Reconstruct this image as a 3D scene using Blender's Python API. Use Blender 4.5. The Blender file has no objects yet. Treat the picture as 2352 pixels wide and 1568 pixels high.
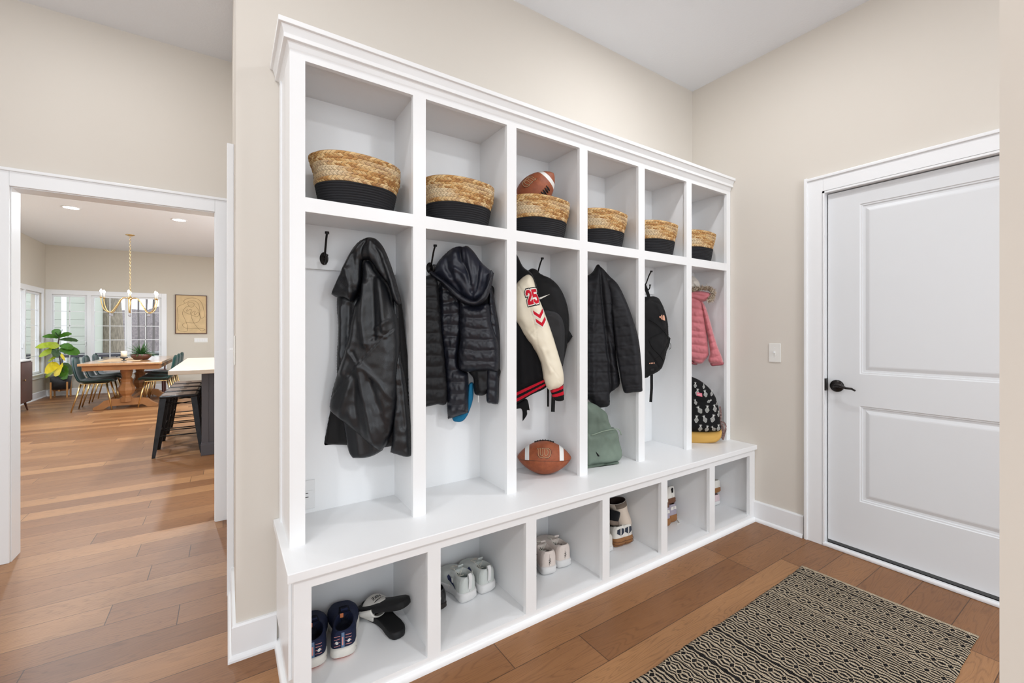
import bpy, bmesh, math, random
import numpy as np
from mathutils import Vector, Matrix, noise
from mathutils.geometry import delaunay_2d_cdt
from mathutils.bvhtree import BVHTree

SC = bpy.context.scene
COL = SC.collection
random.seed(7)
R_ = math.radians

# ------------------------------------------------------------------ camera
FPX = 990.3; CX = 1176.0; HY = 763.0; CH = 1.24
YAW = math.atan2(CX - 520.0, FPX)
cam_d = bpy.data.cameras.new('camera'); cam = bpy.data.objects.new('camera', cam_d); COL.objects.link(cam)
cam.location = (0, 0, CH); cam.rotation_euler = (R_(90), 0, -YAW)
cam_d.sensor_width = 36.0; cam_d.lens = FPX / 2352.0 * 36.0
cam_d.shift_y = -(784.0 - HY) / 2352.0
cam_d.clip_start = 0.02; cam_d.clip_end = 300
SC.camera = cam

# ------------------------------------------------------------------ view + sky
vs = SC.view_settings
vs.view_transform = 'Standard'; vs.look = 'None'; vs.gamma = 1.0; vs.use_curve_mapping = False
vs.exposure = 0.0
world = bpy.data.worlds.new('sky'); SC.world = world; world.use_nodes = True
wn = world.node_tree; wn.nodes.clear()
wo = wn.nodes.new('ShaderNodeOutputWorld'); wb = wn.nodes.new('ShaderNodeBackground')
wb.inputs[0].default_value = (0.86, 0.93, 1.0, 1); wb.inputs[1].default_value = 2.1
wn.links.new(wb.outputs[0], wo.inputs[0])

# ------------------------------------------------------------------ lights
def area(name, loc, size, power, col=(1, 1, 1), rot=(0, 0, 0), shape='DISK', size_y=None, spread=180):
    l = bpy.data.lights.new(name, 'AREA'); l.shape = shape; l.size = size
    if size_y: l.size_y = size_y
    l.energy = power; l.color = col; l.spread = R_(spread)
    o = bpy.data.objects.new(name, l); COL.objects.link(o); o.location = loc; o.rotation_euler = rot
    return o
WARM = (0.955, 0.975, 1.0)
COOL = (0.90, 0.95, 1.0)
# recessed cans of the mudroom and the hall
area('downlight_and_fill', (-0.34, 1.12, 3.03), 0.13, 6.5, WARM)
area('downlight_and_fill', (1.95, 1.12, 3.03), 0.13, 11, WARM)
area('downlight_and_fill', (-0.62, 2.66, 3.03), 0.14, 5.5, WARM)
# soft fill added behind the photographer, standing in for unseen windows
area('rear_fill', (0.2, -3.4, 1.30), 5.4, 37, (.87, 0.945, 1.0), (R_(90), 0, 0), 'RECTANGLE', 2.3)
area('downlight_and_fill', (-1.5, -1.2, 3.03), 0.3, 36, WARM)  # added overhead fill for the rear space, no known fixture
area('downlight_and_fill', (1.6, -1.4, 3.03), 0.3, 40, WARM)  # second added ceiling fill, brightens floor and bench
area('side_fill', (-3.04, 0.9, 1.5), 2.6, 31, (.87, .945, 1.0), (R_(90), 0, R_(-90)), 'RECTANGLE', 2.0)  # added fill for faces turned left; wall_left has no window
# dining room cans and chandelier, unseen fill added on the kitchen side
for lx, ly in ((-1.75, 8.2), (-0.59, 8.2), (-1.4, 5.2), (0.7, 5.2), (0.7, 8.2)):
    area('downlight_and_fill', (lx, ly, 2.925), 0.15, 48, (.84, .93, 1.0))
area('kitchen_fill', (2.7, 7.0, 1.6), 3.2, 125, COOL, (R_(90), 0, R_(90)), 'RECTANGLE', 1.8)

# ------------------------------------------------------------------ camera maths for reading positions off the photograph
_F = Vector((math.sin(YAW), math.cos(YAW), 0)); _Rr = Vector((math.cos(YAW), -math.sin(YAW), 0)); _C = Vector((0, 0, CH))
def ray(px, py): return _F + _Rr * ((px - CX) / FPX) + Vector((0, 0, 1)) * ((HY - py) / FPX)
def atY(px, py, y): r = ray(px, py); return _C + r * (y / r.y)
def atX(px, py, x): r = ray(px, py); return _C + r * (x / r.x)
def atZ(px, py, z): r = ray(px, py); return _C + r * ((z - CH) / r.z)
class Plane:
    """vertical working plane through (x,y); ang = direction of its horizontal axis from +X; its normal faces the room"""
    def __init__(s, x, y, ang=0.0):
        a = R_(ang); s.o = Vector((x, y, 0)); s.u = Vector((math.cos(a), math.sin(a), 0)); s.n = Vector((s.u.y, -s.u.x, 0))
    def hit(s, px, py):
        r = ray(px, py); t = (s.o - _C).dot(s.n) / r.dot(s.n); p = _C + r * t
        return ((p - s.o).dot(s.u), p.z)
    def w(s, u, z, d=0.0): return s.o + s.u * u + s.n * d + Vector((0, 0, z))

# ------------------------------------------------------------------ object helpers
def tag(o, label=None, cat=None, group=None, kind=None):
    if label: o['label'] = label
    if cat: o['category'] = cat
    if group: o['group'] = group
    if kind: o['kind'] = kind
    return o
def thing(name, loc, label, cat, group=None, rz=0.0):
    o = bpy.data.objects.new(name, None); COL.objects.link(o); o.location = loc; o.rotation_euler = (0, 0, rz)
    o.empty_display_size = 0.05
    return tag(o, label, cat, group)
def mesh(name, verts, faces, m, parent=None, smooth=False, mi=None, local=False):
    """one mesh object; verts in world coordinates unless local"""
    if parent is not None and not local:
        o_ = Vector((0, 0, 0)); p = parent
        while p is not None: o_ += p.location; p = p.parent
        verts = [Vector(v) - o_ for v in verts]
    me = bpy.data.meshes.new(name); me.from_pydata([tuple(v) for v in verts], [], faces)
    ms = m if isinstance(m, (list, tuple)) else [m]
    for k in ms: me.materials.append(k)
    if mi is not None: me.polygons.foreach_set('material_index', mi)
    if smooth: me.polygons.foreach_set('use_smooth', [True] * len(me.polygons))
    me.validate(); me.update()
    o = bpy.data.objects.new(name, me); COL.objects.link(o)
    if parent is not None: o.parent = parent
    return o
def struct(name, verts, faces, m, **k): return tag(mesh(name, verts, faces, m, **k), kind='structure')
class MB:
    """collects simple solids into one mesh"""
    def __init__(s): s.v = []; s.f = []; s.mi = []; s.cur = 0
    def add(s, v, f):
        n = len(s.v); s.v += [Vector(a) for a in v]; s.f += [tuple(i + n for i in q) for q in f]; s.mi += [s.cur] * len(f); return s
    def box(s, x0, x1, y0, y1, z0, z1, bev=0.0):
        if x0 > x1: x0, x1 = x1, x0
        if y0 > y1: y0, y1 = y1, y0
        if z0 > z1: z0, z1 = z1, z0
        if bev <= 0:
            v = [(x0, y0, z0), (x1, y0, z0), (x1, y1, z0), (x0, y1, z0), (x0, y0, z1), (x1, y0, z1), (x1, y1, z1), (x0, y1, z1)]
            return s.add(v, [(0, 3, 2, 1), (4, 5, 6, 7), (0, 1, 5, 4), (1, 2, 6, 5), (2, 3, 7, 6), (3, 0, 4, 7)])
        b = min(bev, (x1 - x0) * .45, (y1 - y0) * .45, (z1 - z0) * .45)
        bm = bmesh.new(); r = bmesh.ops.create_cube(bm, size=1.0)
        for q in bm.verts: q.co = Vector(((x0 + x1) / 2 + q.co.x * (x1 - x0), (y0 + y1) / 2 + q.co.y * (y1 - y0), (z0 + z1) / 2 + q.co.z * (z1 - z0)))
        bmesh.ops.bevel(bm, geom=bm.edges[:], offset=b, segments=2, affect='EDGES', profile=0.6)
        bm.verts.index_update(); s.add([q.co.copy() for q in bm.verts], [tuple(q.index for q in fc.verts) for fc in bm.faces]); bm.free(); return s
    def tube(s, pts, r, n=8, cap=True):
        pts = [Vector(p) for p in pts]; rr = r if isinstance(r, (list, tuple)) else [r] * len(pts)
        rings = []; up = Vector((0, 0, 1)); prev = None
        for i, p in enumerate(pts):
            t = (pts[min(i + 1, len(pts) - 1)] - pts[max(i - 1, 0)])
            if t.length < 1e-9: t = Vector((0, 0, 1))
            t.normalize()
            if prev is None:
                a = t.orthogonal().normalized() if abs(t.dot(up)) > .95 else t.cross(up).normalized()
            else:
                a = (prev - t * prev.dot(t))
                a = a.normalized() if a.length > 1e-6 else t.orthogonal().normalized()
            prev = a; b = t.cross(a)
            rings.append([p + (a * math.cos(2 * math.pi * k / n) + b * math.sin(2 * math.pi * k / n)) * rr[i] for k in range(n)])
        v = [q for g in rings for q in g]; f = []
        for i in range(len(rings) - 1):
            for k in range(n): f.append((i * n + k, i * n + (k + 1) % n, (i + 1) * n + (k + 1) % n, (i + 1) * n + k))
        if cap: f.append(tuple(range(n - 1, -1, -1))); f.append(tuple((len(rings) - 1) * n + k for k in range(n)))
        return s.add(v, f)
    def strip(s, pts, w, th, wdir):
        """a flat strap along pts, width w in direction wdir"""
        pts = [Vector(p) for p in pts]; wd = Vector(wdir).normalized(); v = []; f = []
        ww = w if isinstance(w, (list, tuple)) else [w] * len(pts)
        for i, p in enumerate(pts):
            t = (pts[min(i + 1, len(pts) - 1)] - pts[max(i - 1, 0)]).normalized(); nn = t.cross(wd).normalized(); wv = nn.cross(t).normalized()
            for a, b in ((-1, -1), (1, -1), (1, 1), (-1, 1)): v.append(p + wv * (a * ww[i] / 2) + nn * (b * th / 2))
        for i in range(len(pts) - 1):
            for k in range(4): f.append((i * 4 + k, i * 4 + (k + 1) % 4, (i + 1) * 4 + (k + 1) % 4, (i + 1) * 4 + k))
        f.append((3, 2, 1, 0)); m_ = (len(pts) - 1) * 4; f.append((m_, m_ + 1, m_ + 2, m_ + 3))
        return s.add(v, f)
    def lathe(s, prof, c, n=24, axis='z', sq=0.0):
        """prof = [(r, h)]; sq>0 squares the section"""
        v = []; f = []
        for r, h in prof:
            for k in range(n):
                a = 2 * math.pi * k / n; ca, sa = math.cos(a), math.sin(a)
                if sq: q = (abs(ca) ** sq + abs(sa) ** sq) ** (-1.0 / sq); ca *= q; sa *= q
                if axis == 'z': v.append((c[0] + r * ca, c[1] + r * sa, c[2] + h))
                elif axis == 'x': v.append((c[0] + h, c[1] + r * ca, c[2] + r * sa))
                else: v.append((c[0] + r * ca, c[1] + h, c[2] + r * sa))
        m_ = len(prof)
        for i in range(m_ - 1):
            for k in range(n):
                q = (i * n + k, i * n + (k + 1) % n, (i + 1) * n + (k + 1) % n, (i + 1) * n + k)
                f.append(q if axis == 'z' else q[::-1] if axis == 'y' else q)
        if prof[0][0] > 1e-5: f.append(tuple(range(n - 1, -1, -1)))
        if prof[-1][0] > 1e-5: f.append(tuple((m_ - 1) * n + k for k in range(n)))
        return s.add(v, f)
    def prism(s, poly, y0, y1, to=lambda a, y, b: (a, y, b)):
        n = len(poly); v = [to(a, y0, b) for a, b in poly] + [to(a, y1, b) for a, b in poly]
        f = [tuple(range(n)), tuple(range(2 * n - 1, n - 1, -1))] + [(i, i + n, (i + 1) % n + n, (i + 1) % n) for i in range(n)]
        return s.add(v, f)
    def build(s, name, m, parent=None, smooth=False, local=False):
        return mesh(name, s.v, s.f, m, parent, smooth, s.mi if isinstance(m, (list, tuple)) else None, local)
    def struct(s, name, m, parent=None, smooth=False):
        o = s.build(name, m, parent, smooth)
        if parent is None: tag(o, kind='structure')
        return o
def autosmooth(o, ang=35):
    me = o.data
    try:
        me.polygons.foreach_set('use_smooth', [True] * len(me.polygons))
        bm = bmesh.new(); bm.from_mesh(me); bmesh.ops.recalc_face_normals(bm, faces=bm.faces)
        for e in bm.edges:
            e.smooth = not (len(e.link_faces) == 2 and e.calc_face_angle(0) > R_(ang))
        bm.to_mesh(me); bm.free()
    except Exception as ex: print('autosmooth', ex)
    return o
def fixn(o):
    bm = bmesh.new(); bm.from_mesh(o.data); bmesh.ops.recalc_face_normals(bm, faces=bm.faces); bm.to_mesh(o.data); bm.free(); return o
def copy_tree(o, parent=None):
    c = o.copy(); COL.objects.link(c); c.parent = parent
    for ch in list(o.children): copy_tree(ch, c)
    return c

# ------------------------------------------------------------------ materials
class NT:
    def __init__(s, name):
        s.m = bpy.data.materials.new(name); s.m.use_nodes = True; s.t = s.m.node_tree; s.t.nodes.clear()
        s.out = s.t.nodes.new('ShaderNodeOutputMaterial'); s.b = s.t.nodes.new('ShaderNodeBsdfPrincipled')
        s.t.links.new(s.b.outputs[0], s.out.inputs[0])
    def n(s, ty, **k):
        d = s.t.nodes.new(ty)
        for a, b in k.items():
            if hasattr(d, a) and not a.startswith('i_'): setattr(d, a, b)
        return d
    def l(s, a, b): s.t.links.new(a, b); return b
    def val(s, sock, v):
        if isinstance(v, bpy.types.NodeSocket): s.t.links.new(v, sock)
        elif isinstance(v, (tuple, list)) and sock.type == 'RGBA' and len(v) == 3: sock.default_value = (*v, 1)
        else: sock.default_value = v
    def math(s, op, a, b=0.0, c=None):
        d = s.n('ShaderNodeMath'); d.operation = op; s.val(d.inputs[0], a); s.val(d.inputs[1], b)
        if c is not None: s.val(d.inputs[2], c)
        return d.outputs[0]
    def coord(s, kind='Object'): return s.n('ShaderNodeTexCoord').outputs[kind]
    def mapping(s, v, scale=(1, 1, 1), loc=(0, 0, 0), rot=(0, 0, 0)):
        d = s.n('ShaderNodeMapping'); s.l(v, d.inputs[0]); d.inputs[1].default_value = loc; d.inputs[2].default_value = rot; d.inputs[3].default_value = scale
        return d.outputs[0]
    def noise(s, v, scale, detail=3, rough=.5, dist=0.0):
        d = s.n('ShaderNodeTexNoise'); s.l(v, d.inputs['Vector']); d.inputs['Scale'].default_value = scale; d.inputs['Detail'].default_value = detail
        d.inputs['Roughness'].default_value = rough; d.inputs['Distortion'].default_value = dist; return d.outputs[0]
    def ramp(s, f, stops):
        d = s.n('ShaderNodeValToRGB'); s.l(f, d.inputs[0]); e = d.color_ramp.elements
        while len(e) < len(stops): e.new(0.5)
        for i, (p, c) in enumerate(stops): e[i].position = p; e[i].color = (*c, 1) if len(c) == 3 else c
        return d.outputs[0]
    def mix(s, f, a, b, mode='MIX'):
        d = s.n('ShaderNodeMix'); d.data_type = 'RGBA'; d.blend_type = mode; s.val(d.inputs[0], f); s.val(d.inputs[6], a); s.val(d.inputs[7], b); return d.outputs[2]
    def bump(s, h, strength=.3, dist=.002):
        d = s.n('ShaderNodeBump'); s.l(h, d.inputs['Height']); d.inputs['Strength'].default_value = strength; d.inputs['Distance'].default_value = dist
        s.l(d.outputs[0], s.b.inputs['Normal']); return d
def lin(c):
    """sRGB 0-255 to linear"""
    return tuple((x / 255 / 12.92) if x <= 10 else (((x / 255 + .055) / 1.055) ** 2.4) for x in c)
def M(name, col, rough=.5, metal=0.0, spec=.5, nscale=0, nstr=.2, ndist=.001, var=0.0, vscale=6, sheen=0.0, coat=0.0, aniso=(1, 1, 1)):
    t = NT(name); b = t.b; c = lin(col) if max(col) > 1 else tuple(col)
    b.inputs['Base Color'].default_value = (*c, 1); b.inputs['Roughness'].default_value = rough; b.inputs['Metallic'].default_value = metal
    b.inputs['Specular IOR Level'].default_value = spec
    if sheen: b.inputs['Sheen Weight'].default_value = sheen; b.inputs['Sheen Roughness'].default_value = .4
    if coat: b.inputs['Coat Weight'].default_value = coat; b.inputs['Coat Roughness'].default_value = .2
    co = t.mapping(t.coord(), aniso) if (nscale or var) else None
    if nscale: t.bump(t.noise(co, nscale, 4, .6), nstr, ndist)
    if var:
        f = t.noise(co, vscale, 4, .55)
        t.l(t.ramp(f, [(.3, tuple(x * (1 - var) for x in c)), (.7, tuple(min(1, x * (1 + var)) for x in c))]), b.inputs['Base Color'])
    return t.m

m_wall = M('wall_paint', (.68, .63, .565), .75, nscale=55, nstr=.12, ndist=.0015)
m_wall2 = M('dining_wall_paint', (.62, .565, .48), .75, nscale=55, nstr=.1, ndist=.0015)
m_ceil = M('ceiling_paint', (.82, .845, .88), .85, nscale=70, nstr=.35, ndist=.003)
m_trim = M('trim_paint', (.84, .845, .855), .32, nscale=20, nstr=.03)
m_lock = M('locker_paint', (.89, .895, .90), .30, nscale=18, nstr=.04)
m_door = M('door_paint_dimmed', (.71, .72, .735), .38, nscale=25, nstr=.04)  # white paint darkened, standing in for the dimmer light on the door
m_black = M('black_plastic', (.012, .012, .013), .35)
m_iron = M('dark_bronze', (.022, .019, .018), .30, .7)
m_gold = M('brushed_gold', (.72, .50, .22), .28, 1.0)
m_plate = M('ivory_plastic', (.80, .785, .74), .35)
m_white = M('white_plastic', (.82, .82, .82), .35)
m_dark = M('dark_gap', (.006, .005, .005), .8)
# ================================================================== the setting
XW = 2.915; YW = 1.95; YD = 3.44; CZ = 3.045
YF = 11.95; XL = -2.92; CZ2 = 2.94
def floor_mat():
    t = NT('oak_planks'); co = t.coord(); sp = t.n('ShaderNodeSeparateXYZ'); t.l(co, sp.inputs[0]); X, Y = sp.outputs[0], sp.outputs[1]
    W = .165
    yy = t.math('DIVIDE', Y, W); row = t.math('FLOOR', yy); fy = t.math('FRACT', yy)
    wn1 = t.n('ShaderNodeTexWhiteNoise'); wn1.noise_dimensions = '1D'; t.l(row, wn1.inputs['W'])
    off = t.math('MULTIPLY', wn1.outputs[0], 7.3)
    wn0 = t.n('ShaderNodeTexWhiteNoise'); wn0.noise_dimensions = '1D'; t.l(t.math('ADD', row, 41.7), wn0.inputs['W'])
    L = t.math('ADD', 1.05, t.math('MULTIPLY', wn0.outputs[0], .85))
    xx = t.math('DIVIDE', t.math('ADD', X, off), L); pid = t.math('FLOOR', xx); fx = t.math('FRACT', xx)
    cb = t.n('ShaderNodeCombineXYZ'); t.l(row, cb.inputs[0]); t.l(pid, cb.inputs[1])
    wn2 = t.n('ShaderNodeTexWhiteNoise'); wn2.noise_dimensions = '2D'; t.l(cb.outputs[0], wn2.inputs['Vector'])
    # grain coordinates, shifted per plank
    sh = t.n('ShaderNodeVectorMath'); sh.operation = 'MULTIPLY_ADD'; t.l(wn2.outputs['Color'], sh.inputs[0]); sh.inputs[1].default_value = (37, 11, 5); t.l(co, sh.inputs[2])
    g1 = t.noise(t.mapping(sh.outputs[0], (.75, 8, 1)), 1.5, 2, .45, .35)
    rings = t.math('FRACT', t.math('MULTIPLY', g1, 24.0))
    rings = t.math('ABSOLUTE', t.math('SUBTRACT', rings, .5))
    fine = t.noise(t.mapping(sh.outputs[0], (6, 120, 1)), 4.0, 4, .65)
    blot = t.noise(t.mapping(sh.outputs[0], (1.2, 4, 1)), 1.5, 3, .5)
    base = t.ramp(wn2.outputs[0], [(0, lin((130, 87, 52))), (.3, lin((142, 97, 60))), (.62, lin((153, 107, 68))), (1, lin((172, 125, 82)))])
    dk = t.math('MULTIPLY', t.math('MAXIMUM', 0, t.math('SUBTRACT', 1, t.math('MULTIPLY', rings, 4.5))), t.math('MULTIPLY', fine, .62))
    dk = t.math('ADD', dk, t.math('MULTIPLY', t.math('SUBTRACT', fine, .5), .55))
    dk = t.math('ADD', dk, t.math('MULTIPLY', t.math('SUBTRACT', blot, .5), .75))
    dk = t.math('MULTIPLY', dk, .8)
    col = t.mix(t.math('MINIMUM', 1, t.math('MAXIMUM', 0, t.math('ADD', .16, dk))), base, lin((78, 46, 27)))
    vk = t.n('ShaderNodeTexVoronoi'); vk.feature = 'F1'; t.l(t.mapping(co, (1.0, 2.6, 1)), vk.inputs['Vector']); vk.inputs['Scale'].default_value = 1.25
    kn = t.math('LESS_THAN', vk.outputs['Distance'], .035)
    col = t.mix(t.math('MULTIPLY', kn, .55), col, lin((60, 34, 20)))
    e1 = t.math('LESS_THAN', t.math('MINIMUM', fy, t.math('SUBTRACT', 1, fy)), .009)
    ex = t.math('MULTIPLY', t.math('MINIMUM', fx, t.math('SUBTRACT', 1, fx)), L)
    e2 = t.math('LESS_THAN', ex, .0018)
    seam = t.math('MAXIMUM', e1, e2)
    col = t.mix(t.math('MULTIPLY', seam, .75), col, lin((46, 28, 16)))
    t.l(col, t.b.inputs['Base Color']); t.b.inputs['Specular IOR Level'].default_value = .42
    rg = t.math('ADD', .34, t.math('MULTIPLY', fine, .16)); t.l(rg, t.b.inputs['Roughness'])
    h = t.math('SUBTRACT', t.math('MULTIPLY', fine, .25), t.math('MULTIPLY', seam, 1.0)); t.bump(h, .35, .001)
    return t.m
m_floor = floor_mat()
struct('floor', [(-3.4, -3.6, 0), (3.4, -3.6, 0), (3.4, 12.1, 0), (-3.4, 12.1, 0)], [(0, 1, 2, 3)], m_floor)
MB().box(-3.2, 3.3, -3.6, YD + .02, CZ, CZ + .05).struct('ceiling', m_ceil)
MB().box(-3.2, 3.3, YD + .13, YF + .1, CZ2, CZ2 + .05).struct('ceiling_dining', m_ceil)
# locker wall with its free end, and the wall that runs back from it
MB().box(.03, XW + .12, YW, YW + .12, 0, CZ).struct('wall_back', m_wall)
MB().box(.03, .15, YW + .12, YD, 0, CZ).struct('wall_return', m_wall)
# right wall with the door hole
DY0, DY1, DZ = .17, 1.098, 2.062      # door hole
MB().box(XW, XW + .12, DY1, YW, 0, CZ).box(XW, XW + .12, -3.5, DY0, 0, CZ).box(XW, XW + .12, DY0, DY1, DZ, CZ).struct('wall_right', m_wall)
# wall beside the photographer
MB().box(.55, .86, -.062, .077, 0, CZ).struct('wall_near', m_wall)
# rear of the space behind the photographer: far wall with a gap added to let light in
MB().box(-3.2, 3.3, -3.62, -3.5, 0, .45).box(-3.2, 3.3, -3.62, -3.5, 3.0, CZ).struct('wall_rear', m_wall)
MB().box(-3.2, -3.08, -3.5, YD, 0, CZ).struct('wall_left', m_wall)
# hall wall with the cased opening
OX0, OX1, OZ = -.985, -.05, 2.04
MB().box(-3.2, OX0, YD, YD + .12, 0, CZ).box(OX1, 3.3, YD, YD + .12, 0, CZ).box(OX0, OX1, YD, YD + .12, OZ, CZ).struct('wall_hall', m_wall)
# dining room walls with window holes
WZ0, WZ1 = .47, 1.985
MB().box(-3.04, -2.86, YF, YF + .14, 0, CZ2).box(-1.17, 3.3, YF, YF + .14, 0, CZ2).box(-2.86, -1.17, YF, YF + .14, 0, WZ0).box(-2.86, -1.17, YF, YF + .14, WZ1, CZ2)\
    .struct('wall_dining_back', m_wall2)
LY0, LY1 = 9.2, 11.72
MB().box(-3.06, XL, YD + .12, LY0, 0, CZ2).box(-3.06, XL, LY1, YF, 0, CZ2).box(-3.06, XL, LY0, LY1, 0, WZ0).box(-3.06, XL, LY0, LY1, WZ1, CZ2).struct('wall_dining_left', m_wall2)
MB().box(3.2, 3.3, YD + .12, YF, 0, CZ2).struct('wall_dining_right', m_wall2)

# ---- casings, baseboards
def casing(name, axis, plane, sgn, a0, a1, ztop, w=.083, t=.018, foot=0.0):
    """square casing round an opening a0..a1 with a raised outer band; sgn = side it stands out on"""
    b = MB()
    def bx(p0, p1, z0, z1, d0, d1, bev=.0025):
        q0, q1 = plane + sgn * d0, plane + sgn * d1
        if axis == 'x': b.box(p0, p1, q0, q1, z0, z1, bev)
        else: b.box(q0, q1, p0, p1, z0, z1, bev)
    bx(a0 - w, a0, foot, ztop + w, 0, t); bx(a1, a1 + w, foot, ztop + w, 0, t); bx(a0, a1, ztop, ztop + w, 0, t)
    bw = .017
    bx(a0 - w - bw + .004, a0 - w + .004, foot, ztop + w + bw, 0, t + .010, .004); bx(a1 + w - .004, a1 + w + bw - .004, foot, ztop + w + bw, 0, t + .010, .004)
    bx(a0 - w, a1 + w, ztop + w - .004, ztop + w + bw - .004, 0, t + .010, .004)
    return b.struct(name, m_trim)
casing('trim_1', 'x', YD, -1, OX0 + .012, OX1 - .012, OZ - .012)
casing('trim_2', 'x', YD + .12, 1, OX0 + .012, OX1 - .012, OZ - .012)
b = MB(); b.box(OX0, OX0 + .016, YD - .001, YD + .121, 0, OZ).box(OX1 - .016, OX1, YD - .001, YD + .121, 0, OZ).box(OX0 + .016, OX1 - .016, YD - .001, YD + .121, OZ - .016, OZ)
b.struct('trim_3', m_trim)
# casing of the closed doorway in the return wall, seen edge on
casing('trim_4', 'y', .03, -1, 2.52, 3.26, 2.03)
b = MB(); b.box(.0301, .034, 2.52, 3.26, 0, 2.03); b.struct('door_2', m_door)
# far casing in the dining room
casing('trim_5', 'x', YF, -1, -.10, .75, 2.0)
MB().box(-.10, .75, YF - .008, YF - .001, 0, 2.0).struct('door_3', m_door)
def baseboard(name, axis, plane, sgn, a0, a1, m=None, h=.132, e0=0, e1=0):
    """board with an eased top and a shoe moulding; e0/e1 lengthen the shoe past an outside corner"""
    prof = [(0, 0), (.026, 0), (.0255, .008), (.023, .015), (.018, .020), (.014, .022), (.014, h - .008), (.010, h), (0, h)]
    v = []; f = []; n = len(prof)
    for a in (0, 1):
        for d, z in prof:
            ext = (-e0 * d if a == 0 else e1 * d)
            aa = (a0 if a == 0 else a1) + ext; q = plane + sgn * d
            v.append((aa, q, z) if axis == 'x' else (q, aa, z))
    f = [(i, (i + 1) % n, (i + 1) % n + n, i + n) for i in range(n)] + [tuple(range(n)), tuple(range(2 * n - 1, n - 1, -1))]
    o = struct(name, v, f, m or m_trim); fixn(o); return o
baseboard('baseboard_back', 'x', YW, -1, .03, .166, e0=1)
baseboard('baseboard_return', 'y', .03, -1, YW, 2.425, e0=1)
baseboard('baseboard_right', 'y', XW, -1, 1.199, 1.50)
baseboard('baseboard_hall', 'x', YD, -1, -3.08, OX0 - .105)
baseboard('baseboard_dining_back', 'x', YF, -1, XL, -.20)
baseboard('baseboard_dining_left', 'y', XL, 1, YD + .2, YF)

# ---- the entry door
dm = m_door
DXF = 2.932                                # door face
b = MB()
b.box(2.897, 3.03, DY1 - .012, DY1, 0, DZ).box(2.897, 3.03, DY0, DY0 + .012, 0, DZ).box(2.897, 3.03, DY0, DY1, DZ - .012, DZ)
b.struct('trim_6', m_trim)
casing('trim_7', 'y', XW, -1, DY0 + .004, DY1 - .004, DZ - .004)
root = tag(bpy.data.objects.new('door_1', None), kind='structure'); COL.objects.link(root); root.location = (DXF + .02, .63, 0)
y0, y1, z0, z1 = DY0 + .016, DY1 - .0175, .036, DZ - .018
def ringstack(v, f, rect, prof, xf):
    """nested rectangles (inset, depth) into the door face"""
    (ya, yb, za, zb) = rect; base = len(v)
    for ins, dep in prof:
        v += [(xf + dep, ya + ins, za + ins), (xf + dep, yb - ins, za + ins), (xf + dep, yb - ins, zb - ins), (xf + dep, ya + ins, zb - ins)]
    for i in range(len(prof) - 1):
        for k in range(4): f.append((base + i * 4 + k, base + i * 4 + (k + 1) % 4, base + (i + 1) * 4 + (k + 1) % 4, base + (i + 1) * 4 + k))
    n = base + (len(prof) - 1) * 4; f.append((n, n + 1, n + 2, n + 3))
v = []; f = []
pan = [(y0 + .155, .930, 1.008, 1.952), (y0 + .155, .930, .300, .832)]
prof = [(0, 0), (.004, .004), (.010, .0045), (.013, .010), (.024, .0105), (.040, .004), (.046, .003)]
for r in pan: ringstack(v, f, r, prof, DXF)
ys = [y0, pan[0][0], pan[0][1], y1]; zs = [z0, pan[1][2], pan[1][3], pan[0][2], pan[0][3], z1]
for i in range(3):
    for k in range(5):
        if i == 1 and k in (1, 3): continue
        n = len(v); v += [(DXF, ys[i], zs[k]), (DXF, ys[i + 1], zs[k]), (DXF, ys[i + 1], zs[k + 1]), (DXF, ys[i], zs[k + 1])]; f.append((n, n + 1, n + 2, n + 3))
n = len(v); xb = DXF + .040
v += [(DXF, y0, z0), (DXF, y1, z0), (DXF, y1, z1), (DXF, y0, z1), (xb, y0, z0), (xb, y1, z0), (xb, y1, z1), (xb, y0, z1)]
f += [(n, n + 1, n + 5, n + 4), (n + 1, n + 2, n + 6, n + 5), (n + 2, n + 3, n + 7, n + 6), (n + 3, n, n + 4, n + 7), (n + 4, n + 5, n + 6, n + 7)]
slab = mesh('door_panel', v, f, dm, root)
hd = MB()   # lever handle
c = Vector((DXF, 1.036, .932))
hd.lathe([(.0345, 0), (.0345, -.006), (.030, -.012), (.016, -.016), (.013, -.040), (.014, -.046), (0.0005, -.050)], c, 28, 'x')
hd.tube([c + Vector((-.040, 0, 0)), c + Vector((-.052, -.012, .008)), c + Vector((-.055, -.035, .007)), c + Vector((-.054, -.06, -.003)), c + Vector((-.052, -.085, -.004)), c + Vector((-.050, -.103, -.014))],
        [.010, .0105, .009, .0065, .0060, .0045], 10)
hd.lathe([(.006, 0), (.006, -.002), (0.0005, -.002)], c + Vector((-.0125, .002, .018)), 10, 'x')
ho = hd.build('door_handle', m_iron, root); autosmooth(ho, 40)
tag(ho, 'dark bronze lever handle')
sp = MB().box(DXF - .035, DXF - .0, DY1 - .0175, DY1 - .0115, .902, .972, .002).lathe([(.0045, 0), (.0005, -.004)], (DXF - .018, DY1 - .017, .915), 8, 'y').build('strike_plate', m_iron, root)
MB().box(DXF + .005, 2.99, DY0 + .012, DY1 - .012, .018, .036).build('door_sweep', M('grey_rubber', (.10, .10, .10), .6), root)
# threshold: a white bull-nosed strip on the floor, the dark gap above it
b = MB().box(2.893, 2.926, DY0, DY1, 0, .021, .008); b.struct('trim_8', m_trim)
MB().box(2.93, 3.03, DY0, DY1, 0.0, .012).box(3.0, 3.03, DY0, DY1, 0, DZ).struct('trim_9', m_dark)

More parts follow.
